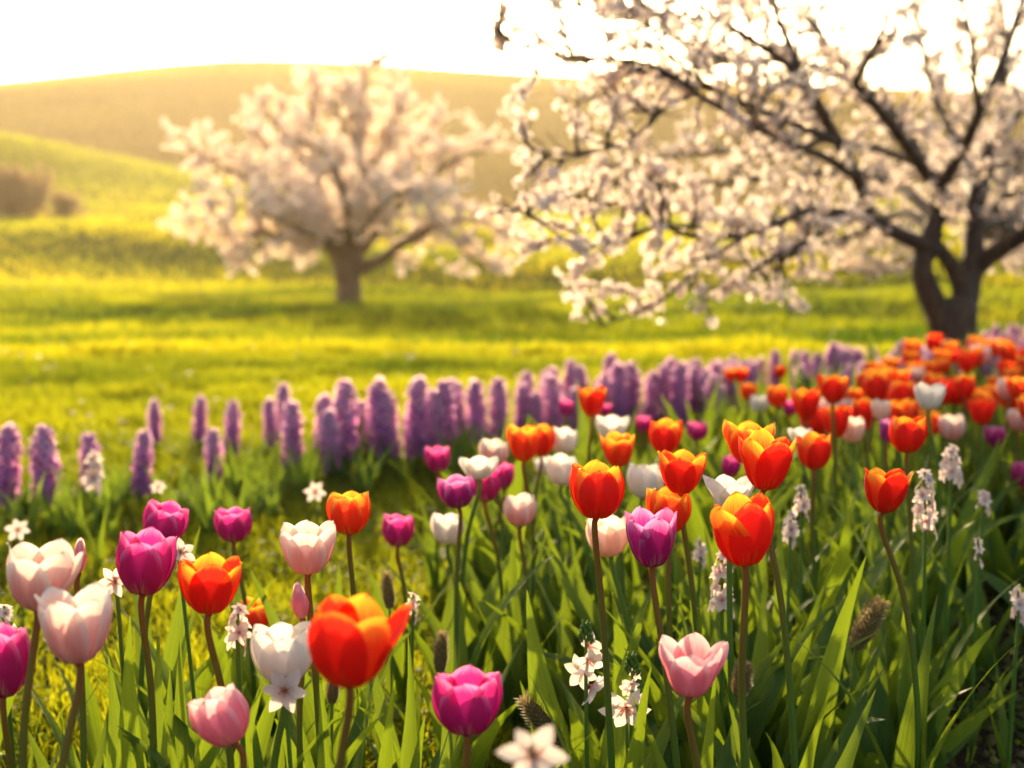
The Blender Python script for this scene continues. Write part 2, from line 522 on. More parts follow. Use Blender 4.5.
# ------------------------------------------------------------------ grass
def blades(x, y, h, w, tint, lean=.5):
    n = len(x)
    z = ground(x, y)
    yaw = rng.uniform(0, 2 * np.pi, n)
    sx, sy = np.cos(yaw), np.sin(yaw)
    lz = rng.uniform(0, 2 * np.pi, n)
    la = rng.uniform(.05, lean, n) * h
    lx, ly = np.cos(lz) * la, np.sin(lz) * la
    V = np.zeros((n, 5, 3))
    zz = z - .004
    for k, (s, f, b) in enumerate(((-.8, 0, 0), (.8, 0, 0), (.65, .55, .35), (-.65, .55, .35), (0, 1, 1))):
        V[:, k, 0] = x + sx * w * .5 * s + lx * b
        V[:, k, 1] = y + sy * w * .5 * s + ly * b
        V[:, k, 2] = zz + h * f * (1 - .18 * b)
    base = (np.arange(n) * 5)[:, None]
    T = np.concatenate([base + np.array([[0, 1, 2]]), base + np.array([[0, 2, 3]]), base + np.array([[3, 2, 4]])])
    return V.reshape(-1, 3), T, np.repeat(tint, 5)


def vnoise(x, y, s, seed):
    r = np.random.default_rng(seed)
    g = r.random((128, 128))
    u = x / s; v = y / s
    i = np.floor(u).astype(int); j = np.floor(v).astype(int)
    fu = u - i; fv = v - j
    fu = fu * fu * (3 - 2 * fu); fv = fv * fv * (3 - 2 * fv)
    G = lambda a, b: g[a % 128, b % 128]
    return (G(i, j) * (1 - fu) + G(i + 1, j) * fu) * (1 - fv) + (G(i, j + 1) * (1 - fu) + G(i + 1, j + 1) * fu) * fv


def wedge(n, y0, y1, power=1.0, k=.60, pad=1.2):
    y = y0 + (y1 - y0) * rng.random(n) ** power
    x = (rng.random(n) * 2 - 1) * (k * y + pad)
    return x, y


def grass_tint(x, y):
    t = .55 * vnoise(x * .6, y * 1.9, 2.2, 3) + .25 * vnoise(x, y * 2.6, .7, 4) + .50 * vnoise(x * .35, y * 1.3, 5.0, 5)  # bands of slope shade put into the grass colour, beside its green-to-yellow variation
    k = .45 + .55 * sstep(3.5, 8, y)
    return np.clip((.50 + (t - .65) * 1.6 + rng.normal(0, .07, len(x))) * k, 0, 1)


def build_grass():
    acc = Acc()
    # close turf
    x, y = wedge(235000, 1.4, 9.5, 1.25, pad=1.0)
    keep = ~(in_poly(x, y, BED_RIGHT) & (rng.random(len(x)) < .80))
    bare = vnoise(x, y, .35, 9) < .27
    keep &= ~(bare & (y < 3.2) & (x > -.05))
    corner = (x > .52 + (y - 1.9) * .3) & (y < 2.7) & (rng.random(len(x)) < .9)
    keep &= ~corner
    x, y = x[keep], y[keep]
    hh = rng.uniform(.024, .070, len(x)) * (0.7 + .9 * vnoise(x, y, .22, 12))
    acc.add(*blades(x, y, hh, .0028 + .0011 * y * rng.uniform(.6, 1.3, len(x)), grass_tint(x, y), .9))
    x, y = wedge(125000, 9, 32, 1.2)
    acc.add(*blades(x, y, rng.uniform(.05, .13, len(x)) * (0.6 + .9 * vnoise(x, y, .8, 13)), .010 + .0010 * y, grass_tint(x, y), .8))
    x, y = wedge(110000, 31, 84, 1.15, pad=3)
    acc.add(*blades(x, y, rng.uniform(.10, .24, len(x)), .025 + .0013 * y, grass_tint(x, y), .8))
    o = link("grass", acc.mesh("grass", M_GRASS, smooth=False))
    o["kind"] = "stuff"
    acc = Acc()
    x, y = wedge(290000, 82, 212, .95, pad=6)
    front = (y < 116)
    fx, fy = x[front], y[front]
    a2 = Acc()
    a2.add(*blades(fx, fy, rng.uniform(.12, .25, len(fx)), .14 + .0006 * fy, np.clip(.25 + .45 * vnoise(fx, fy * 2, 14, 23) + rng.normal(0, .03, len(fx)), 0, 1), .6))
    o = link("hillside_grass", a2.mesh("hillside_grass", M_GRASS, smooth=False))
    o["kind"] = "stuff"
    x, y = x[~front], y[~front]
    acc.add(*blades(x, y, rng.uniform(.15, .3, len(x)), .18 + .0007 * y, np.clip(.8 * vnoise(x, y * 2, 16, 21) + .1 * vnoise(x, y * 2, 4, 22) - .0 + rng.normal(0, .03, len(x)), 0, 1), .6))
    o = link("hill_grass", acc.mesh("hill_grass", M_HILL, smooth=False))
    o["kind"] = "stuff"


build_grass()


def build_cover():
    """low leafy weeds between the flowers: rosettes of small leaflets"""
    acc = Acc()
    x, y = wedge(5200, 1.7, 5.2, 1.1, pad=.7)
    m = vnoise(x, y, .3, 31) + .25 * vnoise(x, y, .09, 32)
    keep = (m > .52) & ~(in_poly(x, y, BED_RIGHT) & (rng.random(len(x)) < .35))
    x, y, m = x[keep], y[keep], m[keep]
    for xi, yi, mi in zip(x, y, m):
        n = 11
        a = rng.uniform(0, 2 * np.pi, n)
        hgt = rng.uniform(.008, .055, n)
        rr = rng.uniform(.004, .03, n)
        L = rng.uniform(.010, .020, n); W = L * rng.uniform(.3, .5, n)
        up = rng.uniform(.2, 1.1, n)
        cx = xi + np.cos(a) * rr; cyy = yi + np.sin(a) * rr; cz = gz(xi, yi) + hgt
        dx, dy, dz = np.cos(a) * np.cos(up), np.sin(a) * np.cos(up), np.sin(up)
        px, py_ = -np.sin(a), np.cos(a)
        V = np.zeros((n, 4, 3))
        V[:, 0] = np.stack([cx, cyy, cz], 1)
        V[:, 1] = np.stack([cx + dx * L * .55 + px * W, cyy + dy * L * .55 + py_ * W, cz + dz * L * .5], 1)
        V[:, 2] = np.stack([cx + dx * L, cyy + dy * L, cz + dz * L * .8], 1)
        V[:, 3] = np.stack([cx + dx * L * .55 - px * W, cyy + dy * L * .55 - py_ * W, cz + dz * L * .5], 1)
        b = (np.arange(n) * 4)[:, None]
        T = np.concatenate([b + np.array([[0, 1, 2]]), b + np.array([[0, 2, 3]])])
        acc.add(V.reshape(-1, 3), T, np.repeat(np.clip(.15 + mi * .6 + rng.normal(0, .15, n), 0, 1), 4))
    o = link("ground_cover", acc.mesh("ground_cover", M_COVER, smooth=False))
    o["kind"] = "stuff"


build_cover()


def build_litter():
    """crumbs of earth and dry scraps on the bare soil"""
    acc = Acc()
    n = 2600
    x = rng.uniform(.1, 1.4, n); y = rng.uniform(1.7, 3.0, n)
    s = rng.uniform(.002, .010, n) * rng.choice([.6, 1, 1.5], n)
    for xi, yi, si in zip(x, y, s):
        p = rng.normal(0, 1, (6, 3)); p = np.array([[1, 0, 0], [-1, 0, 0], [0, 1, 0], [0, -1, 0], [0, 0, .8], [0, 0, -.6]]) + p * .22
        V = p * si + np.array([xi, yi, gz(xi, yi) + si * .3])
        T = [(0, 2, 4), (2, 1, 4), (1, 3, 4), (3, 0, 4), (2, 0, 5), (1, 2, 5), (3, 1, 5), (0, 3, 5)]
        acc.add(V, T, np.full(6, rng.uniform(0, .55)))
    o = link("soil_crumbs", acc.mesh("soil_crumbs", M_SEED, smooth=False))
    o["kind"] = "stuff"


build_litter()


# ------------------------------------------------------------------ trees
def flower_template():
    """one five-petalled blossom facing +z, radius 1"""
    V, T, A = [], [], []
    for k in range(5):
        a = k * 2 * math.pi / 5
        pts = [(.06, 0, 0.0), (.45, -.36, .18), (.92, -.30, .36), (1.0, 0, .30), (.92, .30, .36), (.45, .36, .18)]
        b = len(V)
        for (r, t, z) in pts:
            V.append((r * math.cos(a) - t * math.sin(a), r * math.sin(a) + t * math.cos(a), z))
        A += [0.05, .62, 1, 1, 1, .62]
        T += [(b, b + 1, b + 5), (b + 1, b + 2, b + 5), (b + 2, b + 4, b + 5), (b + 2, b + 3, b + 4)]
    # stamens as a small cone
    b = len(V)
    V += [(.12, 0, .05), (-.06, .10, .05), (-.06, -.10, .05), (0, 0, .34)]
    A += [0, 0, 0, .3]
    T += [(b, b + 1, b + 3), (b + 1, b + 2, b + 3), (b + 2, b, b + 3)]
    return np.array(V), np.array(T), np.array(A)


FT_V, FT_T, FT_A = flower_template()


def place_flowers(acc, P, D, S, tintj=.12):
    """blossoms at P facing D with radius S"""
    P = np.asarray(P); D = np.asarray(D); n = len(P)
    D = D / (np.linalg.norm(D, axis=1)[:, None] + 1e-9)
    ref = np.where(np.abs(D[:, 2:3]) < .9, np.array([[0, 0, 1.0]]), np.array([[1.0, 0, 0]]))
    U = np.cross(ref, D); U /= np.linalg.norm(U, axis=1)[:, None]
    W = np.cross(D, U)
    sp = rng.uniform(0, 2 * np.pi, n)
    U2 = U * np.cos(sp)[:, None] + W * np.sin(sp)[:, None]
    W2 = np.cross(D, U2)
    cl = rng.uniform(.5, 1.6, n)     # how far the petals are closed
    V = P[:, None] + S[:, None, None] * (FT_V[None, :, 0:1] * U2[:, None] + FT_V[None, :, 1:2] * W2[:, None] + FT_V[None, :, 2:3] * cl[:, None, None] * D[:, None])
    T = (np.arange(n) * len(FT_V))[:, None, None] + FT_T[None]
    A = np.clip(FT_A[None] + rng.normal(0, tintj, n)[:, None], 0, 1)
    acc.add(V.reshape(-1, 3), T.reshape(-1, 3), A.ravel())


def resample(P, step):
    P = np.asarray(P); d = np.r_[0, np.cumsum(np.linalg.norm(np.diff(P, axis=0), axis=1))]
    n = max(2, int(d[-1] / step))
    s = np.linspace(0, d[-1], n)
    return np.stack([np.interp(s, d, P[:, k]) for k in range(3)], 1), d[-1]


def grow(start, direction, length, n, wob, droop=0.0):
    d = np.asarray(direction, float); d /= np.linalg.norm(d)
    p = np.asarray(start, float); out = [p]
    for i in range(n):
        d = d + rng.normal(0, wob, 3) + np.array([0, 0, droop])
        d /= np.linalg.norm(d)
        p = p + d * length / n
        out.append(p)
    return np.array(out)


def rand_perp(t):
    v = rng.normal(0, 1, 3); v -= t * np.dot(v, t)
    return v / np.linalg.norm(v)


def build_tree(name, label, base, trunk, limbs, bark, blossom, unit, fl_r, sub_step, sub_len, twig_len, clusters, per, group=None, sides=9, cat="tree", skip=.22, zlow=-.12, thin=1.0, zmin=-50.0, back=0.0):
    """trunk and limbs are lists of (px, py, depth, radius in px); everything else grows from the limbs"""
    root = thing(name, label, cat, base, group)
    b = np.array(base)

    def world(L):
        P = np.array([at(*q[:3]) for q in L]); r = np.array([q[3] * q[2] / F for q in L])
        C = catmull(np.c_[P, r], 6)
        return C[:, :3], C[:, 3]
    C, r = world(trunk)
    V, T = tube_arrays(C, r, 14)
    V = V + (vnoise(V[:, 2] * 3 + V[:, 0] * 9, V[:, 1] * 9 + V[:, 0] * 7, .4, 41) - .5)[:, None] * r.max() * .18
    link("trunk", mesh_np("trunk", V - b, T, None, True, bark), root)
    tw = Acc(); fl = Acc()
    FP, FD = [], []
    for L in limbs:
        C, r = world(L)
        V, T = tube_arrays(C, np.maximum(r, .0032 * unit), sides)
        link("branch", mesh_np("branch", V - b, T, None, True, bark), root)
        Q, tot = resample(C, sub_step)
        n = len(Q)
        th_ = min(1, thin * 3) if L[-1][2] > 7.3 else thin
        for i in range(int(n * skip), n):
            f = i / max(n - 1, 1)
            t = Q[min(i + 1, n - 1)] - Q[max(i - 1, 0)]; t /= np.linalg.norm(t) + 1e-9
            d = t * rng.uniform(.3, .9) + rand_perp(t) * rng.uniform(.5, 1.0) + np.array([0, back if L[-1][2] < 7.1 else 0, rng.uniform(zlow, .6)])
            ln = sub_len * rng.uniform(.45, 1.15) * (1.15 - .55 * f)
            S = grow(Q[i], d, ln, 7, .16)
            if S[:, 2].min() < zmin:
                continue
            V, T = tube_arrays(S, np.linspace(.0060, .0022, len(S)) * unit, 5); tw.add(V, T)
            S2, _ = resample(S, ln / 14)
            for j in range(3, len(S2)):
                if rng.random() < .42:
                    tt = S2[min(j + 1, len(S2) - 1)] - S2[j - 1]; tt /= np.linalg.norm(tt) + 1e-9
                    dd = tt * .7 + rand_perp(tt) * .8 + np.array([0, 0, .12])
                    tl = twig_len * rng.uniform(.4, 1.2)
                    W = grow(S2[j], dd, tl, 4, .2)
                    if W[:, 2].min() < zmin:
                        continue
                    V, T = tube_arrays(W, np.linspace(.0026, .0014, len(W)) * unit, 4); tw.add(V, T)
                    for q in W[1:]:
                        if rng.random() < clusters * (th_ + (1 - th_) * min(1, 1.7 * f ** 1.4)):
                            FP.append(q)
                if j > 4 and rng.random() < clusters * .8:
                    FP.append(S2[j])
    FP = np.array(FP)
    k = rng.integers(per[0], per[1] + 1, len(FP))
    P = np.repeat(FP, k, axis=0)
    D = rng.normal(0, 1, P.shape) + np.array([0, 0, .15])
    D /= np.linalg.norm(D, axis=1)[:, None]
    P = P + D * fl_r * rng.uniform(.4, 1.5, len(P))[:, None]
    place_flowers(fl, P, D, fl_r * rng.uniform(.65, 1.15, len(P)))
    link("twigs", tw.mesh("twigs", bark, tint=False, origin=b), root)["kind"] = "stuff"
    link("blossoms", fl.mesh("blossoms", blossom, smooth=False, origin=b), root)["kind"] = "stuff"
    print(name, "flowers", len(P))
    return root


# the large tree on the right
NEAR_TRUNK = [(963, 405, 7, 31), (961, 388, 7, 24), (959, 355, 7, 20), (956, 332, 7, 22), (952, 314, 7, 25), (951, 298, 7, 22)]
NEAR_LIMBS = [
    # left stem and what it carries
    [(946, 322, 7, 20), (930, 295, 6.95, 17), (922, 268, 6.9, 15), (930, 238, 6.9, 13.5), (939, 208, 6.9, 13), (938, 188, 6.85, 12), (925, 172, 6.7, 9.5), (893, 128, 6.4, 7), (870, 100, 6.25, 6), (856, 84, 6.2, 5), (864, 66, 6.1, 4), (877, 42, 6.05, 3.4), (886, 18, 6.0, 2.6), (880, -12, 6.0, 2)],
    [(938, 192, 6.85, 11), (953, 165, 6.75, 8.5), (968, 138, 6.6, 7.5), (978, 112, 6.5, 5.5), (974, 82, 6.35, 3.6), (972, 45, 6.25, 2.8), (964, 4, 6.2, 2), (955, -40, 6.1, 1.5)],
    [(972, 128, 6.6, 6), (990, 90, 6.7, 6), (1004, 55, 6.75, 5), (1020, 10, 6.8, 4), (1040, -50, 6.9, 2.5)],
    [(935, 252, 6.9, 12), (912, 240, 6.85, 11), (890, 230, 6.7, 10), (868, 216, 6.5, 8), (838, 212, 6.2, 5.5), (805, 211, 5.9, 4.6), (775, 224, 5.7, 4), (735, 236, 5.5, 3.6), (692, 236, 5.3, 3), (662, 224, 5.15, 2.4), (630, 204, 5.05, 2), (606, 203, 5.0, 1.6), (580, 196, 4.95, 1.2)],
    [(874, 222, 6.5, 9), (862, 190, 6.4, 8.5), (848, 160, 6.25, 8), (832, 132, 6.1, 7.5), (816, 102, 6.0, 7), (803, 82, 5.95, 6.2), (782, 60, 5.9, 5), (748, 38, 5.8, 4), (716, 18, 5.7, 3.2), (690, -4, 5.6, 2.6), (660, -30, 5.5, 2)],
    [(802, 80, 5.95, 5), (790, 46, 5.95, 4), (774, 6, 5.9, 3), (762, -40, 5.9, 2)],
    [(856, 176, 6.35, 7), (822, 156, 6.0, 5), (782, 140, 5.7, 4.2), (742, 120, 5.45, 3.8), (704, 98, 5.25, 3.4), (672, 76, 5.1, 3), (642, 63, 5.0, 2.6), (600, 58, 4.85, 2.0), (562, 56, 4.75, 1.5), (536, 51, 4.7, 1.3), (516, 44, 4.65, 1.1), (500, 32, 4.6, .9)],
    [(838, 142, 6.15, 6), (795, 124, 5.8, 4), (750, 106, 5.5, 3.3), (712, 88, 5.3, 2.8), (680, 64, 5.2, 2.4), (660, 42, 5.1, 1.9), (648, 18, 5.05, 1.5), (640, -10, 5.0, 1.2)],
    [(694, 94, 5.25, 2.6), (668, 106, 5.1, 2.1), (646, 128, 5.0, 1.7), (622, 145, 4.95, 1.4), (600, 150, 4.9, 1.0), (560, 160, 4.8, .8), (528, 146, 4.75, .6)],
    [(846, 216, 6.25, 5), (820, 234, 6.0, 4.2), (792, 248, 5.8, 3.6), (762, 264, 5.6, 3), (736, 280, 5.5, 2.4), (708, 300, 5.4, 1.8), (690, 312, 5.35, 1.2)],
    [(742, 238, 5.5, 2.8), (706, 262, 5.35, 2.2), (676, 288, 5.25, 1.8), (650, 308, 5.2, 1.4), (622, 318, 5.15, 1.1), (602, 326, 5.1, .8)],
    [(700, 226, 5.3, 2.2), (655, 228, 5.1, 1.8), (618, 238, 5.0, 1.5), (585, 248, 4.9, 1.1), (555, 232, 4.85, .8), (528, 212, 4.8, .6)],
    [(920, 165, 6.7, 5), (880, 150, 6.9, 4), (830, 140, 7.1, 3.4), (780, 152, 7.3, 2.6), (720, 152, 7.4, 2), (650, 160, 7.5, 1.4), (590, 170, 7.5, 1)],
    # right stem
    [(955, 322, 7, 20), (968, 292, 7.05, 17), (973, 262, 7.1, 15), (974, 228, 7.15, 13.5), (977, 195, 7.2, 12.5), (986, 162, 7.2, 10), (998, 128, 7.25, 8), (1002, 95, 7.3, 6.5), (1006, 50, 7.3, 5), (1000, 5, 7.3, 4), (990, -60, 7.3, 2.5)],
    [(970, 276, 7.1, 14), (988, 258, 7.05, 12.5), (1010, 243, 6.95, 11.5), (1040, 226, 6.8, 10), (1090, 200, 6.6, 7), (1150, 160, 6.4, 4), (1210, 110, 6.3, 2)],
    [(976, 206, 7.2, 6), (1000, 198, 7.2, 5), (1030, 190, 7.1, 4), (1080, 160, 7.0, 2.5), (1130, 130, 6.9, 1.5)],
    [(978, 190, 7.2, 7), (960, 150, 7.6, 6), (940, 110, 8.0, 4.6), (925, 60, 8.3, 3.4), (915, 5, 8.5, 2.4), (905, -50, 8.6, 1.6)],
    [(990, 150, 7.2, 6), (1015, 118, 7.5, 5), (1040, 80, 7.8, 4), (1075, 30, 8.0, 2.8), (1110, -30, 8.2, 1.6)],
    # limbs that reach away behind the tree
    [(938, 236, 6.95, 8), (900, 214, 7.4, 6), (850, 236, 7.9, 4.6), (800, 252, 8.4, 3.6), (750, 262, 8.8, 2.6), (700, 252, 9.1, 1.6)],
    [(940, 222, 6.95, 8), (890, 180, 7.6, 6), (830, 172, 8.2, 4.6), (760, 178, 8.7, 3.4), (690, 186, 9.1, 2.4), (620, 182, 9.4, 1.4), (570, 178, 9.5, 1)],
    [(938, 190, 6.9, 8), (890, 110, 7.6, 5.6), (830, 70, 8.2, 4.4), (760, 60, 8.6, 3.2), (690, 70, 8.9, 2.2), (620, 90, 9.1, 1.4), (575, 104, 9.2, 1)],
    [(934, 246, 6.95, 7), (910, 262, 7.5, 5), (880, 272, 8.0, 3.4), (845, 270, 8.4, 2.4), (810, 276, 8.7, 1.4)],
    [(975, 225, 7.15, 7), (1000, 225, 7.7, 5.5), (1030, 240, 8.2, 4), (1070, 255, 8.5, 2.6), (1110, 260, 8.8, 1.5)],
    [(895, 130, 6.4, 5), (840, 60, 6.8, 4), (800, 10, 7.2, 3), (760, -40, 7.5, 2)],
    [(985, 168, 7.2, 5), (1010, 160, 6.6, 4), (1040, 150, 6.2, 3), (1080, 120, 5.9, 2)],
    [(780, 60, 5.9, 3), (720, 60, 6.4, 2.4), (660, 30, 6.8, 1.8), (600, 12, 7.0, 1.2), (560, 4, 7.1, .9)],
    [(716, 20, 5.7, 2.4), (660, 14, 5.4, 1.8), (610, 20, 5.2, 1.4), (570, -4, 5.1, 1.0), (548, -14, 5.1, .8)],
]


NEAR_LIMBS += [
    [(938, 246, 6.95, 8), (885, 226, 8.5, 6), (810, 218, 9.8, 4), (730, 226, 10.6, 2)],
    [(972, 232, 7.1, 8), (962, 202, 8.5, 6), (932, 215, 9.6, 4), (892, 236, 10.4, 2.5), (856, 256, 10.8, 1.5)],
    [(978, 205, 7.2, 8), (1010, 212, 8.8, 6), (1035, 240, 9.8, 3.5), (1030, 268, 10.4, 1.5)],
    [(974, 228, 7.15, 7), (988, 232, 8.8, 5), (1002, 252, 10, 3), (1004, 272, 10.6, 1.5)],
    [(976, 200, 7.2, 7), (955, 170, 8.8, 5), (915, 165, 9.8, 3.5), (870, 190, 10.6, 2)],
    [(976, 200, 7.2, 7), (985, 165, 8.8, 5), (965, 120, 9.6, 3.5), (930, 90, 10.2, 2)],
]


def slim(L):
    # front limbs reach towards the viewer; stems slimmer than first measured
    return [(a, b, 7 + (d - 7) * 1.28 if d < 7 else d, r * (.74 if r > 8 else .80 if r > 4 else .95)) for a, b, d, r in L]


NEAR_LIMBS = [slim(L) for L in NEAR_LIMBS]
NEAR_LIMBS[0][0] = (944, 322, 7, 14); NEAR_LIMBS[13][0] = (960, 318, 7, 17)
NEAR_LIMBS.append([(934, 240, 6.87, 6), (946, 258, 6.92, 8), (958, 276, 6.97, 10), (964, 300, 7, 11)])
NB = at(960, 392, 7.0)
build_tree("blossom_tree", "large pale blossom tree with dark forked trunk rising behind the red tulips", (NB.x, NB.y, gz(NB.x, NB.y)),
           NEAR_TRUNK, NEAR_LIMBS, M_BARK, M_BLOSSOM, 1.25, .0112, .062, .29, .10, .54, (4, 7), group="blossom trees", skip=.24, thin=.16, zmin=.47, back=.45)

# the blurred tree standing in the meadow
D2 = 28.0
FAR_TRUNK = [(352, 322, D2, 19), (350, 311, D2, 14.5), (348, 290, D2, 12), (348, 268, D2, 13), (350, 256, D2, 10)]
FAR_LIMBS = [
    [(345, 268, D2, 9), (328, 244, D2, 6.5), (304, 216, 27.6, 5), (262, 186, 27.2, 3.4), (220, 164, 27, 2), (194, 150, 27, 1)],
    [(346, 262, D2, 8), (333, 226, 28.4, 6), (316, 175, 28.6, 4), (312, 120, 28.6, 2.6), (315, 82, 28.6, 1.2)],
    [(351, 260, D2, 8), (355, 220, 28, 6.5), (359, 165, 28, 4.5), (363, 112, 28, 3), (365, 64, 28, 1.4)],
    [(354, 270, D2, 8), (380, 260, 27.8, 6), (402, 244, 27.5, 5), (440, 226, 27.2, 3.6), (476, 220, 27, 2.2), (504, 232, 27, 1)],
    [(354, 258, D2, 7), (384, 224, 28.6, 5), (420, 184, 29, 3.6), (458, 158, 29.3, 2.2), (492, 150, 29.4, 1)],
    [(330, 246, D2, 5), (284, 236, 27, 3.4), (236, 232, 26.4, 2), (192, 218, 26.2, 1)],
    [(306, 218, 27.6, 4), (274, 238, 26.8, 2.8), (240, 258, 26.4, 1.4), (228, 268, 26.3, 1)],
    [(440, 226, 27.2, 3), (462, 250, 26.8, 2), (486, 272, 26.6, 1)],
    [(358, 186, 28, 4), (388, 134, 28.5, 2.8), (402, 92, 28.8, 1.2)],
    [(350, 240, D2, 6), (345, 200, 26.6, 4), (330, 160, 25.8, 2.6), (300, 140, 25.4, 1.2)],
    [(352, 244, D2, 6), (380, 206, 26.6, 4), (410, 190, 25.8, 2.6), (440, 190, 25.4, 1.2)],
    [(348, 240, D2, 6), (320, 200, 29.4, 4), (280, 160, 30.2, 2.6), (250, 132, 30.5, 1.2)],
    [(354, 236, D2, 6), (376, 190, 29.4, 4), (410, 160, 30.2, 2.6), (434, 122, 30.5, 1.2)],
    [(340, 244, D2, 5), (306, 232, 26.4, 3.4), (262, 214, 25.4, 2), (214, 200, 25, 1)],
    [(316, 175, 28.6, 3), (286, 136, 28.4, 2), (262, 112, 28.4, 1)],
    [(362, 150, 28, 3), (340, 118, 27.4, 2), (332, 100, 27.2, 1)],
]
FB = at(350, 312, D2)
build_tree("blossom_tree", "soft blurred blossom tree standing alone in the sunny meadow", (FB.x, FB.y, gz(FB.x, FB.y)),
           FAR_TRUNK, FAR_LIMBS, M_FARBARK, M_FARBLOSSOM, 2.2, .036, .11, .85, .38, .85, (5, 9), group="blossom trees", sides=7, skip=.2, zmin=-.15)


def build_bush(label, px, py, d, wpx, hpx, blossom, n, name="leafless_bush"):
    """many thin stems fanning from the ground, with clusters along them"""
    b = at(px, py, d); z = gz(b.x, b.y)
    root = thing(name, label, "bush", (b.x, b.y, z), "far bushes")
    tw = Acc(); fl = Acc(); FP = []
    wr = wpx * d / F / 2; hr = hpx * d / F
    for i in range(n):
        a = rng.uniform(0, 2 * np.pi); q = rng.uniform(0, 1) ** .6
        ex = np.array([math.cos(a) * wr * q, math.sin(a) * wr * q * .7, hr * rng.uniform(.75, 1.0) * math.sqrt(max(.08, 1 - .8 * q * q))])
        s = ex * np.array([.45, .45, 0])
        L = np.linalg.norm(ex - s)
        S = grow(s, (ex - s) + rng.normal(0, .1, 3) * L, L, 6, .12)
        V, T = tube_arrays(S, np.linspace(.03, .01, len(S)), 4); tw.add(V, T)
        for p in resample(S, .12)[0][3:]:
            for _ in range(3):
                FP.append(p + rng.normal(0, .13, 3))
    FP = np.array(FP)
    FP[:, 2] = np.maximum(FP[:, 2], .05)
    D = rng.normal(0, 1, FP.shape)
    place_flowers(fl, FP, D, rng.uniform(.06, .12, len(FP)), .25)
    link("stems", tw.mesh("stems", M_FARBARK, tint=False), root)
    link("foliage", fl.mesh("foliage", blossom, smooth=False), root)["kind"] = "stuff"


build_bush("hazy brownish pink bush at the foot of the rounded hill", 18, 226, 62, 92, 58, M_BUSH, 60)
build_bush("low tan bush beside the taller brownish pink bush", 62, 226, 61, 46, 26, M_BUSH, 30)
build_bush("hazy pink blossom bush far behind the forked trunk", 1022, 292, 36, 110, 56, M_FARBLOSSOM, 90, "blossom_bush")


# ------------------------------------------------------------------ leaves
def leaf_mesh(L, W, lean, bend, az, twist=0.0, material=None, nu=5, nv=14, fold=.35, origin=(0, 0, 0), side=0.0):
    """a strap leaf rising from its base, leaning by 'lean', curving over by 'bend' towards azimuth az"""
    material = material or M_LEAF
    s = np.linspace(0, 1, nv)
    th = lean + bend * s ** 1.6
    ds = L / (nv - 1)
    hx = np.r_[0, np.cumsum(np.sin((th[:-1] + th[1:]) / 2) * ds)]
    hz = np.r_[0, np.cumsum(np.cos((th[:-1] + th[1:]) / 2) * ds)]
    wid = W * .5 * np.clip((.50 + .5 * np.sin(np.pi * np.minimum(s * 1.15 + .08, 1))) * np.power(np.clip(1 - s, 0, 1), .62) * 1.35, .001 / W, 1)
    P = np.zeros((nv, nu, 3))
    ca, sa = math.cos(az), math.sin(az)
    ph = rng.uniform(0, 6.28)
    for i in range(nv):
        tv = np.array([math.sin(th[i]) * ca, math.sin(th[i]) * sa, math.cos(th[i])])
        nrm = np.array([math.cos(th[i]) * ca, math.cos(th[i]) * sa, -math.sin(th[i])])
        lat = np.array([-sa, ca, 0])
        tw = twist * s[i]
        l2 = lat * math.cos(tw) + nrm * math.sin(tw); n2 = -lat * math.sin(tw) + nrm * math.cos(tw)
        c = np.array([hx[i] * ca, hx[i] * sa, hz[i]]) + lat * side * s[i] ** 2
        for k in range(nu):
            u = k / (nu - 1) * 2 - 1
            fd = fold * (1 - .5 * s[i]) * abs(u) ** 1.4 * wid[i]
            wv = .10 * wid[i] * math.sin(s[i] * 9 + ph + (0 if u > 0 else 1.7)) * abs(u)
            P[i, k] = c + l2 * u * wid[i] - n2 * (fd + wv)
    return grid_mesh("leaf", P + np.asarray(origin), material)


def traced_leaf(root_loc, tip, base, W, sag=.0, material=None):
    """leaf from base to tip (world points), bowed a little"""
    nv, nu = 16, 5
    a = np.array(base) - np.array(root_loc); b = np.array(tip) - np.array(root_loc)
    mid = (a * .45 + b * .55); L = np.linalg.norm(b - a)
    side = np.cross(b - a, np.array([0, 1.0, 0])); side /= np.linalg.norm(side) + 1e-9
    mid = mid + side * sag * L + np.array([0, 0, .04 * L])
    t = np.linspace(0, 1, nv)[:, None]
    C = (1 - t) ** 2 * a + 2 * t * (1 - t) * mid + t ** 2 * b
    T = np.gradient(C, axis=0); T /= np.linalg.norm(T, axis=1)[:, None]
    s = np.linspace(0, 1, nv)
    wid = W * .5 * np.clip((.55 + .45 * np.sin(np.pi * np.minimum(s * 1.1 + .05, 1))) * np.clip(1 - s, 0, 1) ** .6 * 1.3, .02, 1)
    P = np.zeros((nv, nu, 3)); ph = rng.uniform(0, 6.28)
    yaw = rng.uniform(-.6, .6)
    for i in range(nv):
        view = np.array([math.sin(yaw), -math.cos(yaw), .15])
        lat = np.cross(T[i], view); lat /= np.linalg.norm(lat)
        nr = np.cross(lat, T[i])
        for k in range(nu):
            u = k / (nu - 1) * 2 - 1
            P[i, k] = C[i] + lat * u * wid[i] + nr * (.40 * abs(u) ** 1.4 * wid[i] * (1 - .4 * s[i]) + .10 * wid[i] * abs(u) * math.sin(8 * s[i] + ph + u))
    return grid_mesh("leaf", P, material or M_LEAF)


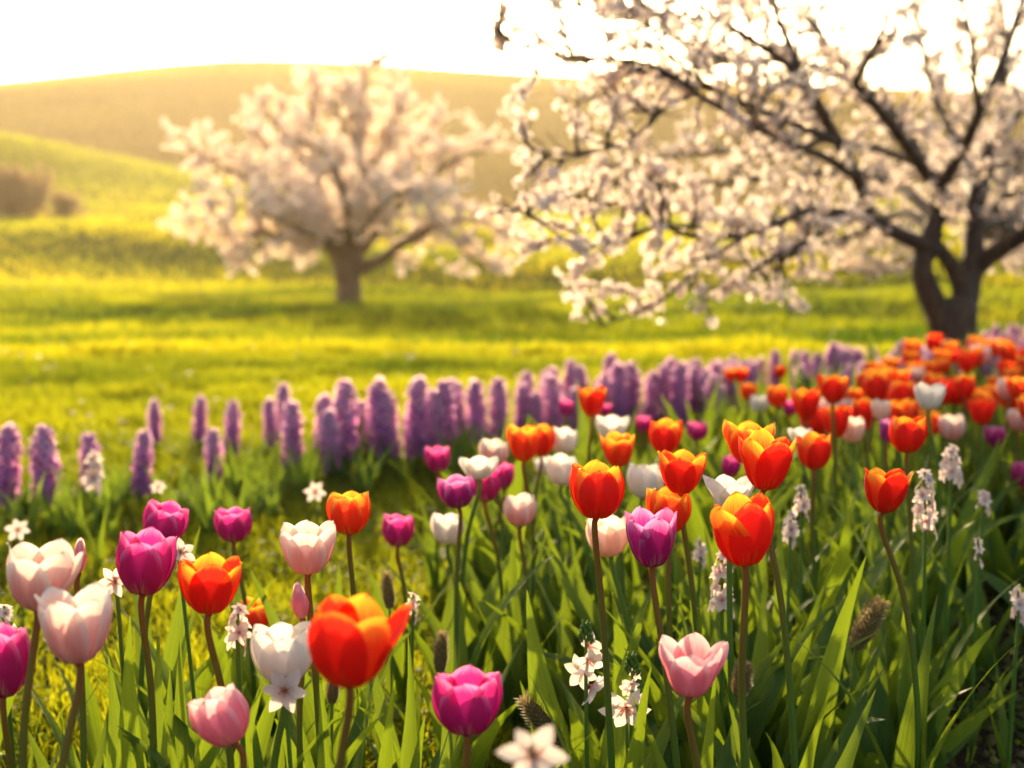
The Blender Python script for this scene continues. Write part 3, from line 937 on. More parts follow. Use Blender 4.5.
# ------------------------------------------------------------------ tulips
def petal_points(R, H, topf, theta, inner, nu=9, nv=13, jit=0.0, curl=0.0, wfac=1.0):
    t = np.linspace(0, 1, nv)
    v = 1 - (1 - t) ** 1.35
    k = .90 if inner else 1.0
    kp = np.array([[0, .10, 0], [.12, .44, .055], [.28, .75, .22], [.48, .94, .46], [.70, .50 + .50 * topf + .03, .72], [.88, .18 + .82 * topf - (.02 if topf < 1 else 0), .90], [1.0, topf + curl, 1.0]])
    cr = catmull(kp[:, 1:], 8)
    cv = np.interp(np.linspace(0, 6, len(cr)), np.arange(7), kp[:, 0])
    r = np.interp(v, cv, cr[:, 0]) * R * k
    z = np.interp(v, cv, cr[:, 1]) * H * (1.02 if inner else 1.0)
    q_ = np.clip((v - .50) / .50, 0, 1)
    shp = np.where(v < .50, .32 + .68 * np.sin(np.pi * np.clip(v, 0, .5)), np.clip(1 - q_ ** 2.0, 0, 1) ** .66)
    W = (.80 if not inner else .80) * R * wfac
    P = np.zeros((nv, nu, 3))
    u = np.linspace(-1, 1, nu)
    ph = rng.uniform(0, 6.28); sk = rng.uniform(-1, 1)
    for i in range(nv):
        s = u * np.maximum(W * shp[i], .002 * R)
        re = max(r[i], .62 * R) * 1.06
        a = s / re
        # a petal is a little more closed at its edges than the round of the cup, and wavy at the rim
        rad = r[i] - re * (1 - np.cos(a)) * .10 + R * .035 * v[i] * np.sin(3.1 * u + ph) + R * .02 * np.cos(np.pi * u * .5) * v[i]
        x = (rad - re) + re * np.cos(a)
        yv = re * np.sin(a)
        rad = rad - R * .030 * np.exp(-(u / .13) ** 2) * np.sin(np.pi * min(1, v[i] * 1.05)) - R * .05 * v[i] ** 3 * u * sk
        zz = z[i] + H * .016 * np.sin(5 * u + ph) * v[i] ** 2 + H * .008 * np.sin(13 * u + 2 * ph) * v[i] ** 4
        x = (rad - re) + re * np.cos(a)
        P[i, :, 0] = x * math.cos(theta) - yv * math.sin(theta)
        P[i, :, 1] = x * math.sin(theta) + yv * math.cos(theta)
        P[i, :, 2] = zz
    return P


def rot_to(axis_tilt):
    """rotation that tips the flower by (tx, tz): tx to the right, ty away from the camera"""
    tx, ty = axis_tilt
    v = Vector((math.sin(tx), math.sin(ty), math.cos(tx) * math.cos(ty))).normalized()
    q = Vector((0, 0, 1)).rotation_difference(v)
    return np.array(q.to_matrix())


SHAPES = {'closed': .42, 'cup': .88, 'full': .90, 'open': 1.14, 'wide': 1.36, 'bud': .16}


def tulip(cx, cyp, wpx, hpx, colour, shape, label, W=.060, tilt=(0, 0), leaves=3, d=None, flare=None, group=None, leaf_len=None, yaw=None):
    d = d or F * W / wpx
    W = wpx * d / F
    topf = SHAPES[shape]
    R = W / 2 / max(1.0, topf) / 1.03
    H = hpx * d / F * .97
    low = at(cx - math.sin(tilt[0]) * hpx * .5, cyp + hpx / 2 * math.cos(tilt[0]), d)
    bx, by = low.x + rng.uniform(-.022, .022) - tilt[0] * .05 + (.028 if low.x > .02 else 0), low.y + rng.uniform(-.01, .04)
    z0 = gz(bx, by) - .005
    root = thing("tulip", label, "tulip", (bx, by, z0), group or (colour_group(colour)))
    q = rot_to(tilt)
    hb = np.array([low.x - bx, low.y - by, low.z - z0])
    th0 = (-math.pi / 2 + rng.uniform(-.35, .35)) if yaw is None else yaw
    mt = PET[colour]
    mti = PET['red_inner'] if colour in ('red', 'orange') else mt
    fine = wpx > 30
    for k in range(6):
        inner = k >= 3
        th = th0 + (k % 3) * 2 * math.pi / 3 + (math.pi / 3 if inner else 0) + rng.uniform(-.06, .06)
        tf = topf * rng.uniform(.86, 1.14)
        if flare is not None and k == flare:
            tf = topf + .55
        P = petal_points(R, H * rng.uniform(.93, 1.04), tf, th, inner, 13 if fine else 7, 17 if fine else 9, curl=rng.uniform(-.02, .05) if topf > .7 else 0)
        P = P @ q.T + hb
        link("petal", grid_mesh("petal", P, mti if inner else mt), root)
    # pistil inside the cup
    C = np.array([hb + q @ np.array([0, 0, H * f]) for f in (.02, .2, .42, .46)])
    link("pistil", tube_grid(C, np.array([.10, .09, .10, .03]) * R * 1.3, M_PISTIL, "pistil", 7), root)
    # stem
    ax = q @ np.array([0, 0, 1.0])
    bow = rng.normal(0, .013, 2)
    P = [np.zeros(3), hb * .38 + np.array([bow[0], bow[1], 0]), hb * .74 + np.array([bow[0] * .8, bow[1] * .8, 0]), hb - ax * .02, hb + ax * H * .035]
    C = catmull(P, 6)
    sr = np.linspace(.0042, .0030, len(C)) * (.8 + .2 * W / .06)
    sr[-2:] *= 1.25
    link("stem", tube_grid(C, sr, M_STEMR if colour in ('red', 'orange', 'magenta', 'purple', 'pink', 'blush') else M_STEM, "stem", 8), root)
    a0 = rng.uniform(0, 6.28)
    for k in range(leaves):
        L = (leaf_len or min(.36, max(.17, hb[2] * .92))) * rng.uniform(.75, 1.1)
        link("leaf", leaf_mesh(L, rng.uniform(.040, .060), rng.uniform(.05, .35), rng.uniform(.15, 1.0), a0 + k * 2.3 + rng.uniform(-.5, .5), rng.uniform(-.8, .8)), root)
    return root


def colour_group(c):
    return {'red': "red tulips in the flower beds", 'orange': "orange tulips in the flower beds", 'magenta': "magenta tulips in the flower beds",
            'purple': "magenta tulips in the flower beds", 'blush': "pale pink and white tulips", 'white': "pale pink and white tulips",
            'peach': "pale pink and white tulips", 'pink': "pink tulips in the flower beds"}[c]


TULIPS = [
    # cx, cy, w, h, colour, shape, label, options
    (42, 577, 77, 66, 'blush', 'open', "wide pale pink tulip with a dark pink bud poking out behind it", dict(W=.068, tilt=(.12, 0))),
    (77, 626, 80, 73, 'blush', 'open', "cream white tulip overlapping the wide pale pink one at the edge", dict(W=.066, tilt=(-.03, .05))),
    (80, 555, 17, 36, 'pink', 'bud', "dark pink closed bud half hidden behind the wide pale tulip", dict(W=.020, d=1.38, leaves=0, tilt=(.1, 0))),
    (3, 660, 64, 72, 'magenta', 'cup', "magenta tulip cut off by the picture edge below the cream tulip", dict(W=.060)),
    (146, 563, 61, 62, 'magenta', 'full', "large magenta tulip between the two pale tulips and the red one", dict(W=.060, tilt=(.10, 0))),
    (165, 524, 46, 41, 'magenta', 'full', "smaller magenta tulip just behind the large magenta one", dict(W=.058, tilt=(.22, 0))),
    (234, 524, 40, 35, 'magenta', 'full', "small round magenta tulip standing alone over the yellow grass", dict(W=.058)),
    (210, 585, 68, 56, 'red', 'open', "open red tulip with yellow rims beside the large magenta tulip", dict(W=.064, tilt=(.04, .04))),
    (256, 615, 34, 32, 'orange', 'full', "small orange tulip behind the pale pink star flowers", dict(W=.050)),
    (308, 548, 63, 51, 'blush', 'open', "white and pink tulip above the closed pink bud", dict(W=.064)),
    (284, 653, 67, 58, 'white', 'cup', "ivory tulip directly above the white star flower", dict(W=.064, tilt=(-.03, 0))),
    (222, 716, 60, 58, 'pink', 'cup', "pink tulip nodding sideways low in the leaves", dict(W=.0525, tilt=(-.42, 0))),
    (300, 600, 20, 38, 'pink', 'bud', "closed slender pink bud behind the big blurred orange red tulip", dict(W=.022, d=1.42, leaves=1, tilt=(-.12, 0))),
    (350, 642, 90, 86, 'red', 'cup', "biggest orange red tulip, out of focus, with one petal standing away", dict(W=.066, flare=1, tilt=(.02, 0), yaw=-1.9)),
    (467, 702, 73, 62, 'magenta', 'full', "bright magenta tulip at the front over the dark gap in the leaves", dict(W=.064, leaves=2)),
    (349, 513, 46, 41, 'orange', 'cup', "orange red tulip on a thin stem beside the small magenta tulip over the lawn", dict(W=.058)),
    (398, 530, 35, 32, 'magenta', 'full', "small magenta tulip just beyond the orange red one over the lawn", dict(W=.056)),
    (448, 529, 35, 30, 'white', 'full', "small white tulip under the pair of magenta tulips", dict(W=.056)),
    (457, 492, 39, 31, 'purple', 'full', "purple magenta tulip leaning towards the lawn above the small white one", dict(W=.058, tilt=(-.12, 0))),
    (479, 468, 40, 22, 'white', 'open', "white tulip peeping over the two magenta ones", dict(W=.058, d=2.25)),
    (486, 484, 33, 34, 'magenta', 'cup', "magenta tulip below the white one in the middle cluster", dict(W=.054)),
    (504, 476, 22, 26, 'magenta', 'full', "narrow magenta tulip tucked behind its magenta neighbour", dict(W=.046)),
    (520, 510, 36, 32, 'blush', 'full', "lone pale pink tulip at the middle of the bed edge", dict(W=.056)),
    (438, 459, 27, 26, 'magenta', 'full', "small magenta tulip nearest to the lilac hyacinth row", dict(W=.055)),
    (494, 453, 32, 26, 'blush', 'full', "pale tulip with a pink rim left of the orange yellow pair", dict(W=.058)),
    (524, 443, 36, 36, 'orange', 'open', "yellow rimmed orange tulip in front of its red twin", dict(W=.060)),
    (541, 440, 30, 32, 'red', 'cup', "red tulip pressed against the yellow rimmed orange one", dict(W=.056, d=2.7)),
    (564, 441, 29, 27, 'white', 'full', "cream tulip right beside the orange and red pair", dict(W=.056)),
    (562, 470, 34, 31, 'white', 'cup', "white tulip beyond the tall red tulip, below the cream one", dict(W=.058)),
    (543, 466, 17, 17, 'white', 'full', "tiny white tulip half behind a bigger white one", dict(W=.045, d=3.2)),
    (592, 401, 31, 30, 'red', 'open', "highest red tulip against the lilac hyacinths", dict(W=.060)),
    (566, 408, 17, 17, 'magenta', 'full', "tiny magenta tulip touching the highest red one", dict(W=.052, d=3.6)),
    (606, 410, 15, 13, 'magenta', 'full', "tiny magenta tulip peeking from the right of the highest red one", dict(W=.050, d=3.8)),
    (612, 428, 37, 24, 'white', 'open', "white open tulip below the highest red one", dict(W=.062, d=2.75)),
    (643, 424, 19, 17, 'magenta', 'full', "tiny magenta tulip between the white and the red one at the bed edge", dict(W=.052)),
    (618, 450, 37, 33, 'orange', 'open', "orange tulip just above the tall red tulip", dict(W=.060)),
    (665, 437, 34, 34, 'red', 'cup', "red tulip high in the bed between orange and yellow rimmed ones", dict(W=.058)),
    (643, 481, 35, 34, 'white', 'cup', "white tulip at the shoulder of the tall red tulip", dict(W=.060, tilt=(.05, 0))),
    (664, 482, 15, 26, 'white', 'cup', "narrow white tulip squeezed in front of the yellow rimmed red one", dict(W=.044, d=2.6)),
    (597, 491, 57, 54, 'red', 'cup', "tall sharp red tulip in the middle on a long bare stem", dict(W=.060, tilt=(.04, 0))),
    (681, 472, 50, 43, 'red', 'open', "red tulip with yellow inside leaning open over two others", dict(W=.062)),
    (669, 510, 48, 44, 'orange', 'cup', "orange red tulip directly above the purple one", dict(W=.060)),
    (608, 536, 45, 40, 'peach', 'cup', "peach tulip behind the stem of the tall sharp red tulip", dict(W=.060, tilt=(-.15, 0))),
    (651, 539, 57, 55, 'purple', 'open', "purple tulip with pale edges on a dark stem", dict(W=.060, tilt=(-.05, 0))),
    (691, 668, 76, 56, 'pink', 'wide', "shallow pink bowl shaped tulip low at the front", dict(W=.072, tilt=(.06, .02), leaves=2)),
    (743, 531, 63, 68, 'red', 'cup', "big glossy red tulip on a long stem in front of the white one", dict(W=.062, tilt=(-.06, 0), flare=5, yaw=-1.35)),
    (730, 494, 55, 36, 'white', 'wide', "white tulip rising behind the big glossy red one", dict(W=.068, d=1.72)),
    (766, 461, 57, 57, 'red', 'open', "tall red tulip with yellow rims at the top of the near cluster", dict(W=.062, tilt=(.06, 0))),
    (748, 442, 52, 42, 'orange', 'open', "orange tulip behind the tall one with yellow rims", dict(W=.064, d=1.85)),
    (731, 466, 21, 22, 'magenta', 'full', "small magenta tulip hemmed in by red, orange and white ones", dict(W=.050, d=2.6)),
    (697, 431, 24, 19, 'magenta', 'full', "flat little magenta tulip over the green strip at the bed edge", dict(W=.056)),
    (800, 436, 24, 16, 'white', 'open', "white tulip mostly hidden behind a red one", dict(W=.054, d=2.6)),
    (814, 451, 36, 36, 'red', 'cup', "red tulip hiding a white one behind it", dict(W=.058)),
    (885, 490, 50, 44, 'red', 'open', "lone red tulip on a bare stem next to the white flower spike", dict(W=.060, tilt=(.08, 0))),
    (907, 434, 40, 37, 'red', 'cup', "red tulip with a purple one peeping out behind it", dict(W=.060)),
    (886, 430, 14, 24, 'purple', 'cup', "purple tulip peeping out behind a red one", dict(W=.044, d=2.4)),
    (836, 421, 27, 33, 'red', 'cup', "slim red tulip below the row of crowded red ones", dict(W=.054)),
    (806, 404, 30, 32, 'red', 'open', "red tulip near the cream and magenta pair", dict(W=.060)),
    (777, 396, 23, 23, 'orange', 'cup', "small orange tulip above the little cream one", dict(W=.056)),
    (759, 404, 20, 18, 'white', 'full', "little cream tulip below the small orange one", dict(W=.054)),
    (790, 408, 16, 16, 'magenta', 'full', "tiny magenta tulip beside the little cream one", dict(W=.052, d=3.7)),
    (731, 375, 14, 15, 'orange', 'cup', "far orange tulip of a close pair before the hyacinths", dict(W=.055, d=4.6)),
    (741, 375, 15, 15, 'red', 'cup', "far red tulip of a close pair before the hyacinths", dict(W=.055, d=4.6)),
    (748, 391, 18, 17, 'orange', 'cup', "single orange tulip under the far pair", dict(W=.056, d=4.0)),
    (780, 372, 13, 13, 'red', 'cup', "tiny red tulip alone against the hyacinth row", dict(W=.054, d=4.6)),
    (833, 389, 32, 28, 'red', 'open', "red tulip wide open at the front of the crowded far bed", dict(W=.060)),
    (863, 411, 26, 26, 'red', 'cup', "red tulip above the peach one in the far bed", dict(W=.058)),
    (852, 430, 26, 26, 'peach', 'cup', "peach tulip below the crowded red ones", dict(W=.058, d=2.9)),
    (881, 410, 20, 22, 'peach', 'cup', "smaller peach tulip between two red ones", dict(W=.052, d=3.0)),
    (876, 386, 28, 30, 'red', 'cup', "large red tulip in the middle of the crowded far bed", dict(W=.060)),
    (900, 394, 24, 28, 'red', 'cup', "red tulip left of the wide white one in the far bed", dict(W=.057)),
    (929, 396, 34, 28, 'white', 'open', "wide white tulip among the far red ones", dict(W=.062)),
    (964, 386, 24, 25, 'red', 'cup', "red tulip right of the wide white one in the far bed", dict(W=.058)),
    (916, 375, 18, 16, 'blush', 'cup', "small pale tulip in front of the dark trunk", dict(W=.055, d=4.2)),
    (1009, 390, 20, 18, 'blush', 'cup', "small pale pink tulip near the edge right of the trunk", dict(W=.056)),
    (1018, 420, 24, 22, 'blush', 'cup', "pale pink tulip cut by the picture edge right of the trunk", dict(W=.056)),
    (995, 436, 23, 22, 'purple', 'full', "small purple tulip over the dark leaves right of the white spike", dict(W=.055)),
    (1022, 474, 24, 26, 'magenta', 'cup', "magenta tulip cut by the picture edge above the dark leaves", dict(W=.055)),
]
for row in TULIPS:
    tulip(*row[:7], **row[7])


# far tulips: a few patterns with one bloom mesh each, then copies
def far_tulip(colour, shape, seed):
    W, H = .056, .052
    root = thing("tulip", "", "tulip", (0, 0, 0), None)
    Ps = []
    topf = SHAPES[shape]; Rr = W / 2 / max(1, topf)
    hb = np.array([0.006 * (seed % 3 - 1), 0.004, .30])
    q = rot_to((rng.uniform(-.12, .12), rng.uniform(-.1, .1)))
    me = bpy.data.meshes.new("bloom")
    verts, faces, uvs = [], [], []
    for k in range(6):
        P = petal_points(Rr, H * rng.uniform(.95, 1.05), topf * rng.uniform(.9, 1.1), -1.57 + (k % 3) * 2.094 + (1.047 if k > 2 else 0), k > 2, 6, 8) @ q.T + hb
        b = len(verts); verts += [tuple(p) for p in P.reshape(-1, 3)]
        for j in range(7):
            for i in range(5):
                faces.append((b + j * 6 + i, b + j * 6 + i + 1, b + (j + 1) * 6 + i + 1, b + (j + 1) * 6 + i))
        uvs += [(i / 5, j / 7) for j in range(8) for i in range(6)]
    me.from_pydata(verts, [], faces)
    ul = me.uv_layers.new(name="UVMap")
    li = np.empty(len(me.loops), dtype=np.int32); me.loops.foreach_get("vertex_index", li)
    ul.data.foreach_set("uv", np.array(uvs, dtype=np.float32)[li].ravel())
    me.polygons.foreach_set("use_smooth", np.ones(len(me.polygons), dtype=bool))
    me.materials.append(PET[colour]); me.update()
    link("bloom", me, root)
    C = catmull([np.zeros(3), hb * .5 + np.array([.006, 0, 0]), hb + np.array([0, 0, .003])], 4)
    link("stem", tube_grid(C, np.linspace(.0045, .0036, len(C)), M_STEM, "stem", 6), root)
    for k in range(3):
        link("leaf", leaf_mesh(rng.uniform(.20, .30), rng.uniform(.028, .042), rng.uniform(.08, .3), rng.uniform(.2, .7), k * 2.1 + rng.uniform(-.5, .5), rng.uniform(-.6, .6), nv=9), root)
    return root


FAR_LABEL = {'red': "small blurred red tulip in the crowded bed before the dark trunk", 'orange': "small blurred orange tulip in the crowded bed before the dark trunk",
             'blush': "small blurred pale tulip scattered through the crowded bed before the dark trunk"}
FAR_GROUP = {'red': "red tulips crowded before the trunk", 'orange': "orange tulips crowded before the trunk", 'blush': "pale tulips crowded before the trunk"}
protos = {'red': [far_tulip('red', s, i) for i, s in enumerate(('cup', 'open', 'cup'))],
          'orange': [far_tulip('orange', s, i) for i, s in enumerate(('open', 'cup'))],
          'blush': [far_tulip('blush', 'cup', 1)]}
used = set()
spots = []
tries = 0
while len(spots) < 105 and tries < 6000:
    tries += 1
    d_ = 3.2 + 1.9 * random.random() ** .8
    px = random.uniform(800, 1090)
    # the bed widens towards the trunk
    if px < 790 + (d_ - 3.2) * 72:
        continue
    p = at(px, 345, d_)
    if (p.x - NB.x) ** 2 + (p.y - NB.y) ** 2 < .3 ** 2:
        continue
    if any((p.x - a) ** 2 + (p.y - b) ** 2 < .092 ** 2 for a, b in spots):
        continue
    spots.append((p.x, p.y))
for i, (x, y) in enumerate(spots):
    c = random.choices(('red', 'orange', 'blush'), (4, 6, .8))[0]
    k = random.randrange(len(protos[c]))
    src = protos[c][k]
    sc = random.uniform(1.0, 1.22)
    loc = (x, y, gz(x, y) - .003)
    if (c, k) not in used:
        used.add((c, k)); o = src
        o.location = loc; o.rotation_euler = (0, 0, random.uniform(0, 6.28)); o.scale = (sc,) * 3
    else:
        o = copy_thing(src, loc, random.uniform(0, 6.28), sc)
    o["label"] = FAR_LABEL[c]; o["group"] = FAR_GROUP[c]
for c in protos:
    for k, o in enumerate(protos[c]):
        if (c, k) not in used:
            for ch in list(o.children):
                bpy.data.objects.remove(ch)
            bpy.data.objects.remove(o)


# ------------------------------------------------------------------ clumps of leaves in the beds
def leaf_clump(n, L, W, material=M_LEAF, spread=.45, label="", name="tulip_leaf_clump", cat="leaf clump", nv=12):
    root = thing(name, label, cat, (0, 0, 0))
    a0 = rng.uniform(0, 6.28)
    for k in range(n):
        a = a0 + k * 2.4
        o = np.array([math.cos(a), math.sin(a), 0]) * rng.uniform(0, .02)
        link("leaf", leaf_mesh(L * rng.uniform(.65, 1.1), W * rng.uniform(.7, 1.15), rng.uniform(.03, spread), rng.uniform(.1, 1.15), a, rng.uniform(-1.0, 1.0), material, nv=nv, origin=o, side=rng.uniform(-.02, .02)), root)
    return root


CL_LABEL = "clump of broad tulip leaves without a bloom crowded into the right flower bed"
CL_GROUP = "bloomless leaf clumps in the right bed"
clumps = [leaf_clump(random.choice((5, 6, 7)), random.uniform(.25, .36), random.uniform(.042, .062), label=CL_LABEL) for _ in range(7)]
cl_left = [leaf_clump(random.choice((5, 6)), random.uniform(.32, .42), random.uniform(.042, .058), label="") for _ in range(3)]
pts = []
tries = 0
while len(pts) < 150 and tries < 20000:
    tries += 1
    y = 1.75 + 4.6 * random.random() ** 1.5
    x = random.uniform(-.3, .42 * y + .25)
    if not in_poly(np.array([x]), np.array([y]), BED_RIGHT)[0]:
        continue
    if x > .54 + (y - 1.8) * .42 and y < 2.35:
        continue
    if any((x - a) ** 2 + (y - b) ** 2 < (.075 + .02 * (y - 1.7)) ** 2 for a, b in pts):
        continue
    pts.append((x, y))
for i, (x, y) in enumerate(pts):
    loc = (x, y, gz(x, y) - .004); rz = random.uniform(0, 6.28); sc = random.uniform(.8, 1.15)
    if i < len(clumps):
        o = clumps[i]; o.location = loc; o.rotation_euler = (0, 0, rz); o.scale = (sc,) * 3
    else:
        o = copy_thing(clumps[i % len(clumps)], loc, rz, sc)
    o["label"] = CL_LABEL; o["group"] = CL_GROUP
LEFT_LABEL = "clump of tall broad tulip leaves among the front tulips of the left bed"
pts = []
tries = 0
while len(pts) < 26 and tries < 5000:
    tries += 1
    x = random.uniform(-.85, .0); y = random.uniform(1.3, 2.15)
    if not in_poly(np.array([x]), np.array([y]), BED_LEFT)[0] or any((x - a) ** 2 + (y - b) ** 2 < .08 ** 2 for a, b in pts):
        continue
    pts.append((x, y))
for i, (x, y) in enumerate(pts):
    loc = (x, y, gz(x, y) - .004); rz = random.uniform(0, 6.28); sc = random.uniform(.8, 1.1)
    if i < len(cl_left):
        o = cl_left[i]; o.location = loc; o.rotation_euler = (0, 0, rz); o.scale = (sc,) * 3
    else:
        o = copy_thing(cl_left[i % len(cl_left)], loc, rz, sc)
    o["label"] = LEFT_LABEL; o["group"] = "leaf clumps in the left bed"

# clumps whose leaves stand out one by one
HERO = [
    ("upright leaf clump with one tall blade beside the dark gap in the bed", 1.75, (590, 790), [((527, 590), (588, 770), 40), ((648, 600), (610, 780), 34), ((520, 680), (600, 790), 26), ((700, 620), (625, 785), 36)]),
    ("arching leaf clump reaching up behind the shallow pink tulip", 1.80, (770, 800), [((866, 556), (785, 790), 44), ((820, 655), (790, 800), 30), ((728, 700), (760, 800), 32), ((846, 600), (795, 790), 34), ((690, 600), (750, 790), 36)]),
    ("leaf clump with long arching blades at the bare soil corner", 2.05, (892, 772), [((996, 625), (895, 768), 34), ((872, 655), (890, 770), 34), ((1024, 655), (900, 768), 24), ((905, 605), (935, 740), 34), ((820, 682), (885, 770), 26), ((1020, 690), (905, 770), 22)]),
    ("tall pointed leaf clump under the big magenta tulip", 1.45, (140, 830), [((108, 655), (120, 830), 40), ((170, 670), (150, 830), 38), ((200, 690), (165, 830), 34), ((62, 715), (110, 830), 32), ((130, 615), (135, 830), 38)]),
    ("slanting leaf clump beside the nodding pink tulip", 1.5, (215, 830), [((234, 650), (190, 830), 36), ((300, 640), (228, 830), 34), ((180, 635), (200, 830), 30), ((262, 690), (225, 830), 36)]),
    ("leaf clump with a bright slanting blade under the biggest orange red tulip", 1.45, (360, 830), [((408, 635), (372, 830), 34), ((320, 680), (345, 830), 40), ((425, 715), (380, 830), 34), ((300, 720), (340, 830), 34), ((395, 680), (375, 830), 30)]),
]
for label, d_, (bx, by), lv in HERO:
    b = at(bx, by, d_); z = gz(b.x, b.y)
    root = thing("tulip_leaf_clump", label, "leaf clump", (b.x, b.y, z), "leaf clumps that stand out")
    for (tip, base, w) in lv:
        tp = at(tip[0], tip[1], d_ + random.uniform(-.10, .10))
        bb = at(base[0], base[1], d_)
        ground_b = Vector((bb.x, b.y + random.uniform(-.03, .03), 0)); ground_b.z = gz(ground_b.x, ground_b.y) - .003
        link("leaf", traced_leaf((b.x, b.y, z), tp, ground_b, w * d_ / F, random.uniform(-.10, .10)), root)


# ------------------------------------------------------------------ hyacinths
def floret(R, tint0, petals=6):
    """a six petalled floret facing +z with recurved tips"""
    V, T, A = [], [], []
    for k in range(petals):
        a = k * 2 * math.pi / petals + rng.uniform(-.1, .1)
        pts = [(.08, 0, 0), (.45, -.24, .20), (1.0, 0, .10 + rng.uniform(-.15, .1)), (.45, .24, .20)]
        b = len(V)
        for (r, t, z) in pts:
            V.append((R * (r * math.cos(a) - t * math.sin(a)), R * (r * math.sin(a) + t * math.cos(a)), R * z))
        A += [tint0 - .25, tint0, tint0 + .25, tint0]
        T += [(b, b + 1, b + 2), (b, b + 2, b + 3)]
    return np.array(V), np.array(T), np.array(A)


def spike_mesh(h0, h1, rad, n, R, name, material, shade=(.2, .75)):  # florets go dark to pale up the spike: toplight put into their tint
    acc = Acc()
    for i in range(n):
        f = (i + .5) / n
        z = h0 + (h1 - h0) * f
        a = i * 2.39996 + rng.uniform(-.25, .25)
        rr = rad * (1 - .50 * max(0, (f - .70) / .30) ** 1.8) * rng.uniform(.60, 1.28)
        el = -.25 + 1.0 * f + rng.uniform(-.5, .5)
        dirv = Vector((math.cos(a) * math.cos(el), math.sin(a) * math.cos(el), math.sin(el)))
        q = np.array(Vector((0, 0, 1)).rotation_difference(dirv).to_matrix())
        V, T, A = floret(R * (1 - .25 * max(0, f - .7) / .3) * rng.uniform(.85, 1.1), shade[0] + (shade[1] - shade[0]) * f + rng.uniform(-.12, .12))
        V = V @ q.T + np.array([math.cos(a) * rr, math.sin(a) * rr, z])
        acc.add(V, T, np.clip(A, 0, 1))
        # tube of the floret back to the stem
        p0 = np.array([0, 0, z - .004]); p1 = np.array([math.cos(a) * rr, math.sin(a) * rr, z])
        V, T = tube_arrays(np.array([p0, (p0 + p1) / 2, p1 + np.array(dirv) * R * .12]), np.array([.18, .26, .30]) * R, 5)
        acc.add(V, T, np.full(len(V), max(0, shade[0] - .1)))
    return acc.mesh(name, material, smooth=False)


def hyacinth_proto(seed, H=.27, fat=1.0):
    root = thing("hyacinth", "", "hyacinth", (0, 0, 0))
    link("flower_spike", spike_mesh(.065, H, .025 * fat, 74, .0195, "flower_spike", M_HYA, (.15, .85) if seed % 2 else (.22, .95)), root)
    C = catmull([(0, 0, 0), (.003, 0, H * .5), (0, .002, H - .012)], 4)
    link("stem", tube_grid(C, np.linspace(.006, .003, len(C)), M_STEM, "stem", 6), root)
    for k in range(4):
        link("leaf", leaf_mesh(rng.uniform(.12, .19), rng.uniform(.016, .024), rng.uniform(.15, .5), rng.uniform(.1, .6), k * 1.57 + rng.uniform(-.4, .4), rng.uniform(-.4, .4), M_HLEAF, nv=8), root)
    return root


hy = [hyacinth_proto(i, random.uniform(.25, .285), random.uniform(.9, 1.1)) for i in range(6)]
HY_ONE = [  # px, top py, width px, label
    (44, 420, 3.80, "thick purple hyacinth at the front of the row nearest the picture edge"),
    (2, 428, 3.80, "purple hyacinth cut by the picture edge beside the thick one"),
    (90, 430, 4.10, "lilac hyacinth behind a low white flower, next to the thick purple one"),
    (139, 430, 4.00, "slender purple hyacinth with yellowed florets near its foot"),
    (154, 402, 4.90, "small far lilac hyacinth above the slender purple one"),
    (197, 398, 5.00, "smallest lilac hyacinth standing apart at the back of the lawn"),
    (212, 424, 4.25, "dark purple hyacinth in front of two paler lilac ones"),
    (229, 402, 4.70, "pale lilac hyacinth behind the dark purple one"),
    (292, 400, 4.35, "broad violet hyacinth at the start of the dense row"),
    (271, 398, 4.90, "narrow lilac hyacinth left of the broad violet one"),
    (284, 380, 5.10, "tall lilac tip rising behind the broad violet hyacinth"),
]
HY_ROW = [(326, 388, 20), (331, 402, 24), (345, 376, 22), (359, 388, 20), (377, 376, 24), (390, 380, 24), (414, 380, 20), (430, 378, 24), (446, 384, 20), (459, 378, 24), (479, 380, 22),
          (499, 374, 22), (521, 372, 20), (536, 382, 24), (526, 396, 20), (556, 366, 22), (572, 376, 20), (602, 360, 22), (619, 362, 20), (634, 358, 20), (650, 362, 20), (666, 358, 20), (680, 360, 18)]
HY_LABEL = "lilac purple hyacinth packed into the dense row along the meadow edge"
idx = 0


def put_hya(px, top, d_, label, group):
    global idx
    p = at(px, top, d_); z = gz(p.x, p.y)
    src = hy[idx % len(hy)]
    loc = (p.x, p.y, z - .003)
    sc = max(.75, min(1.35, (p.z - z) / .268))
    if idx < len(hy):
        o = src; o.location = loc; o.rotation_euler = (0, 0, random.uniform(0, 6.28)); o.scale = (sc,) * 3
    else:
        o = copy_thing(src, loc, random.uniform(0, 6.28), sc)
    o.rotation_euler[0] = random.uniform(-.08, .08); o.rotation_euler[1] = random.uniform(-.09, .09)
    o["label"] = label; o["group"] = group
    idx += 1


def hya_depth(px):
    return float(np.interp(px, [-60, 0, 150, 300, 450, 600, 700, 800, 900, 960], [3.6, 3.75, 3.95, 4.35, 4.7, 5.25, 5.5, 5.8, 6.2, 6.4]))


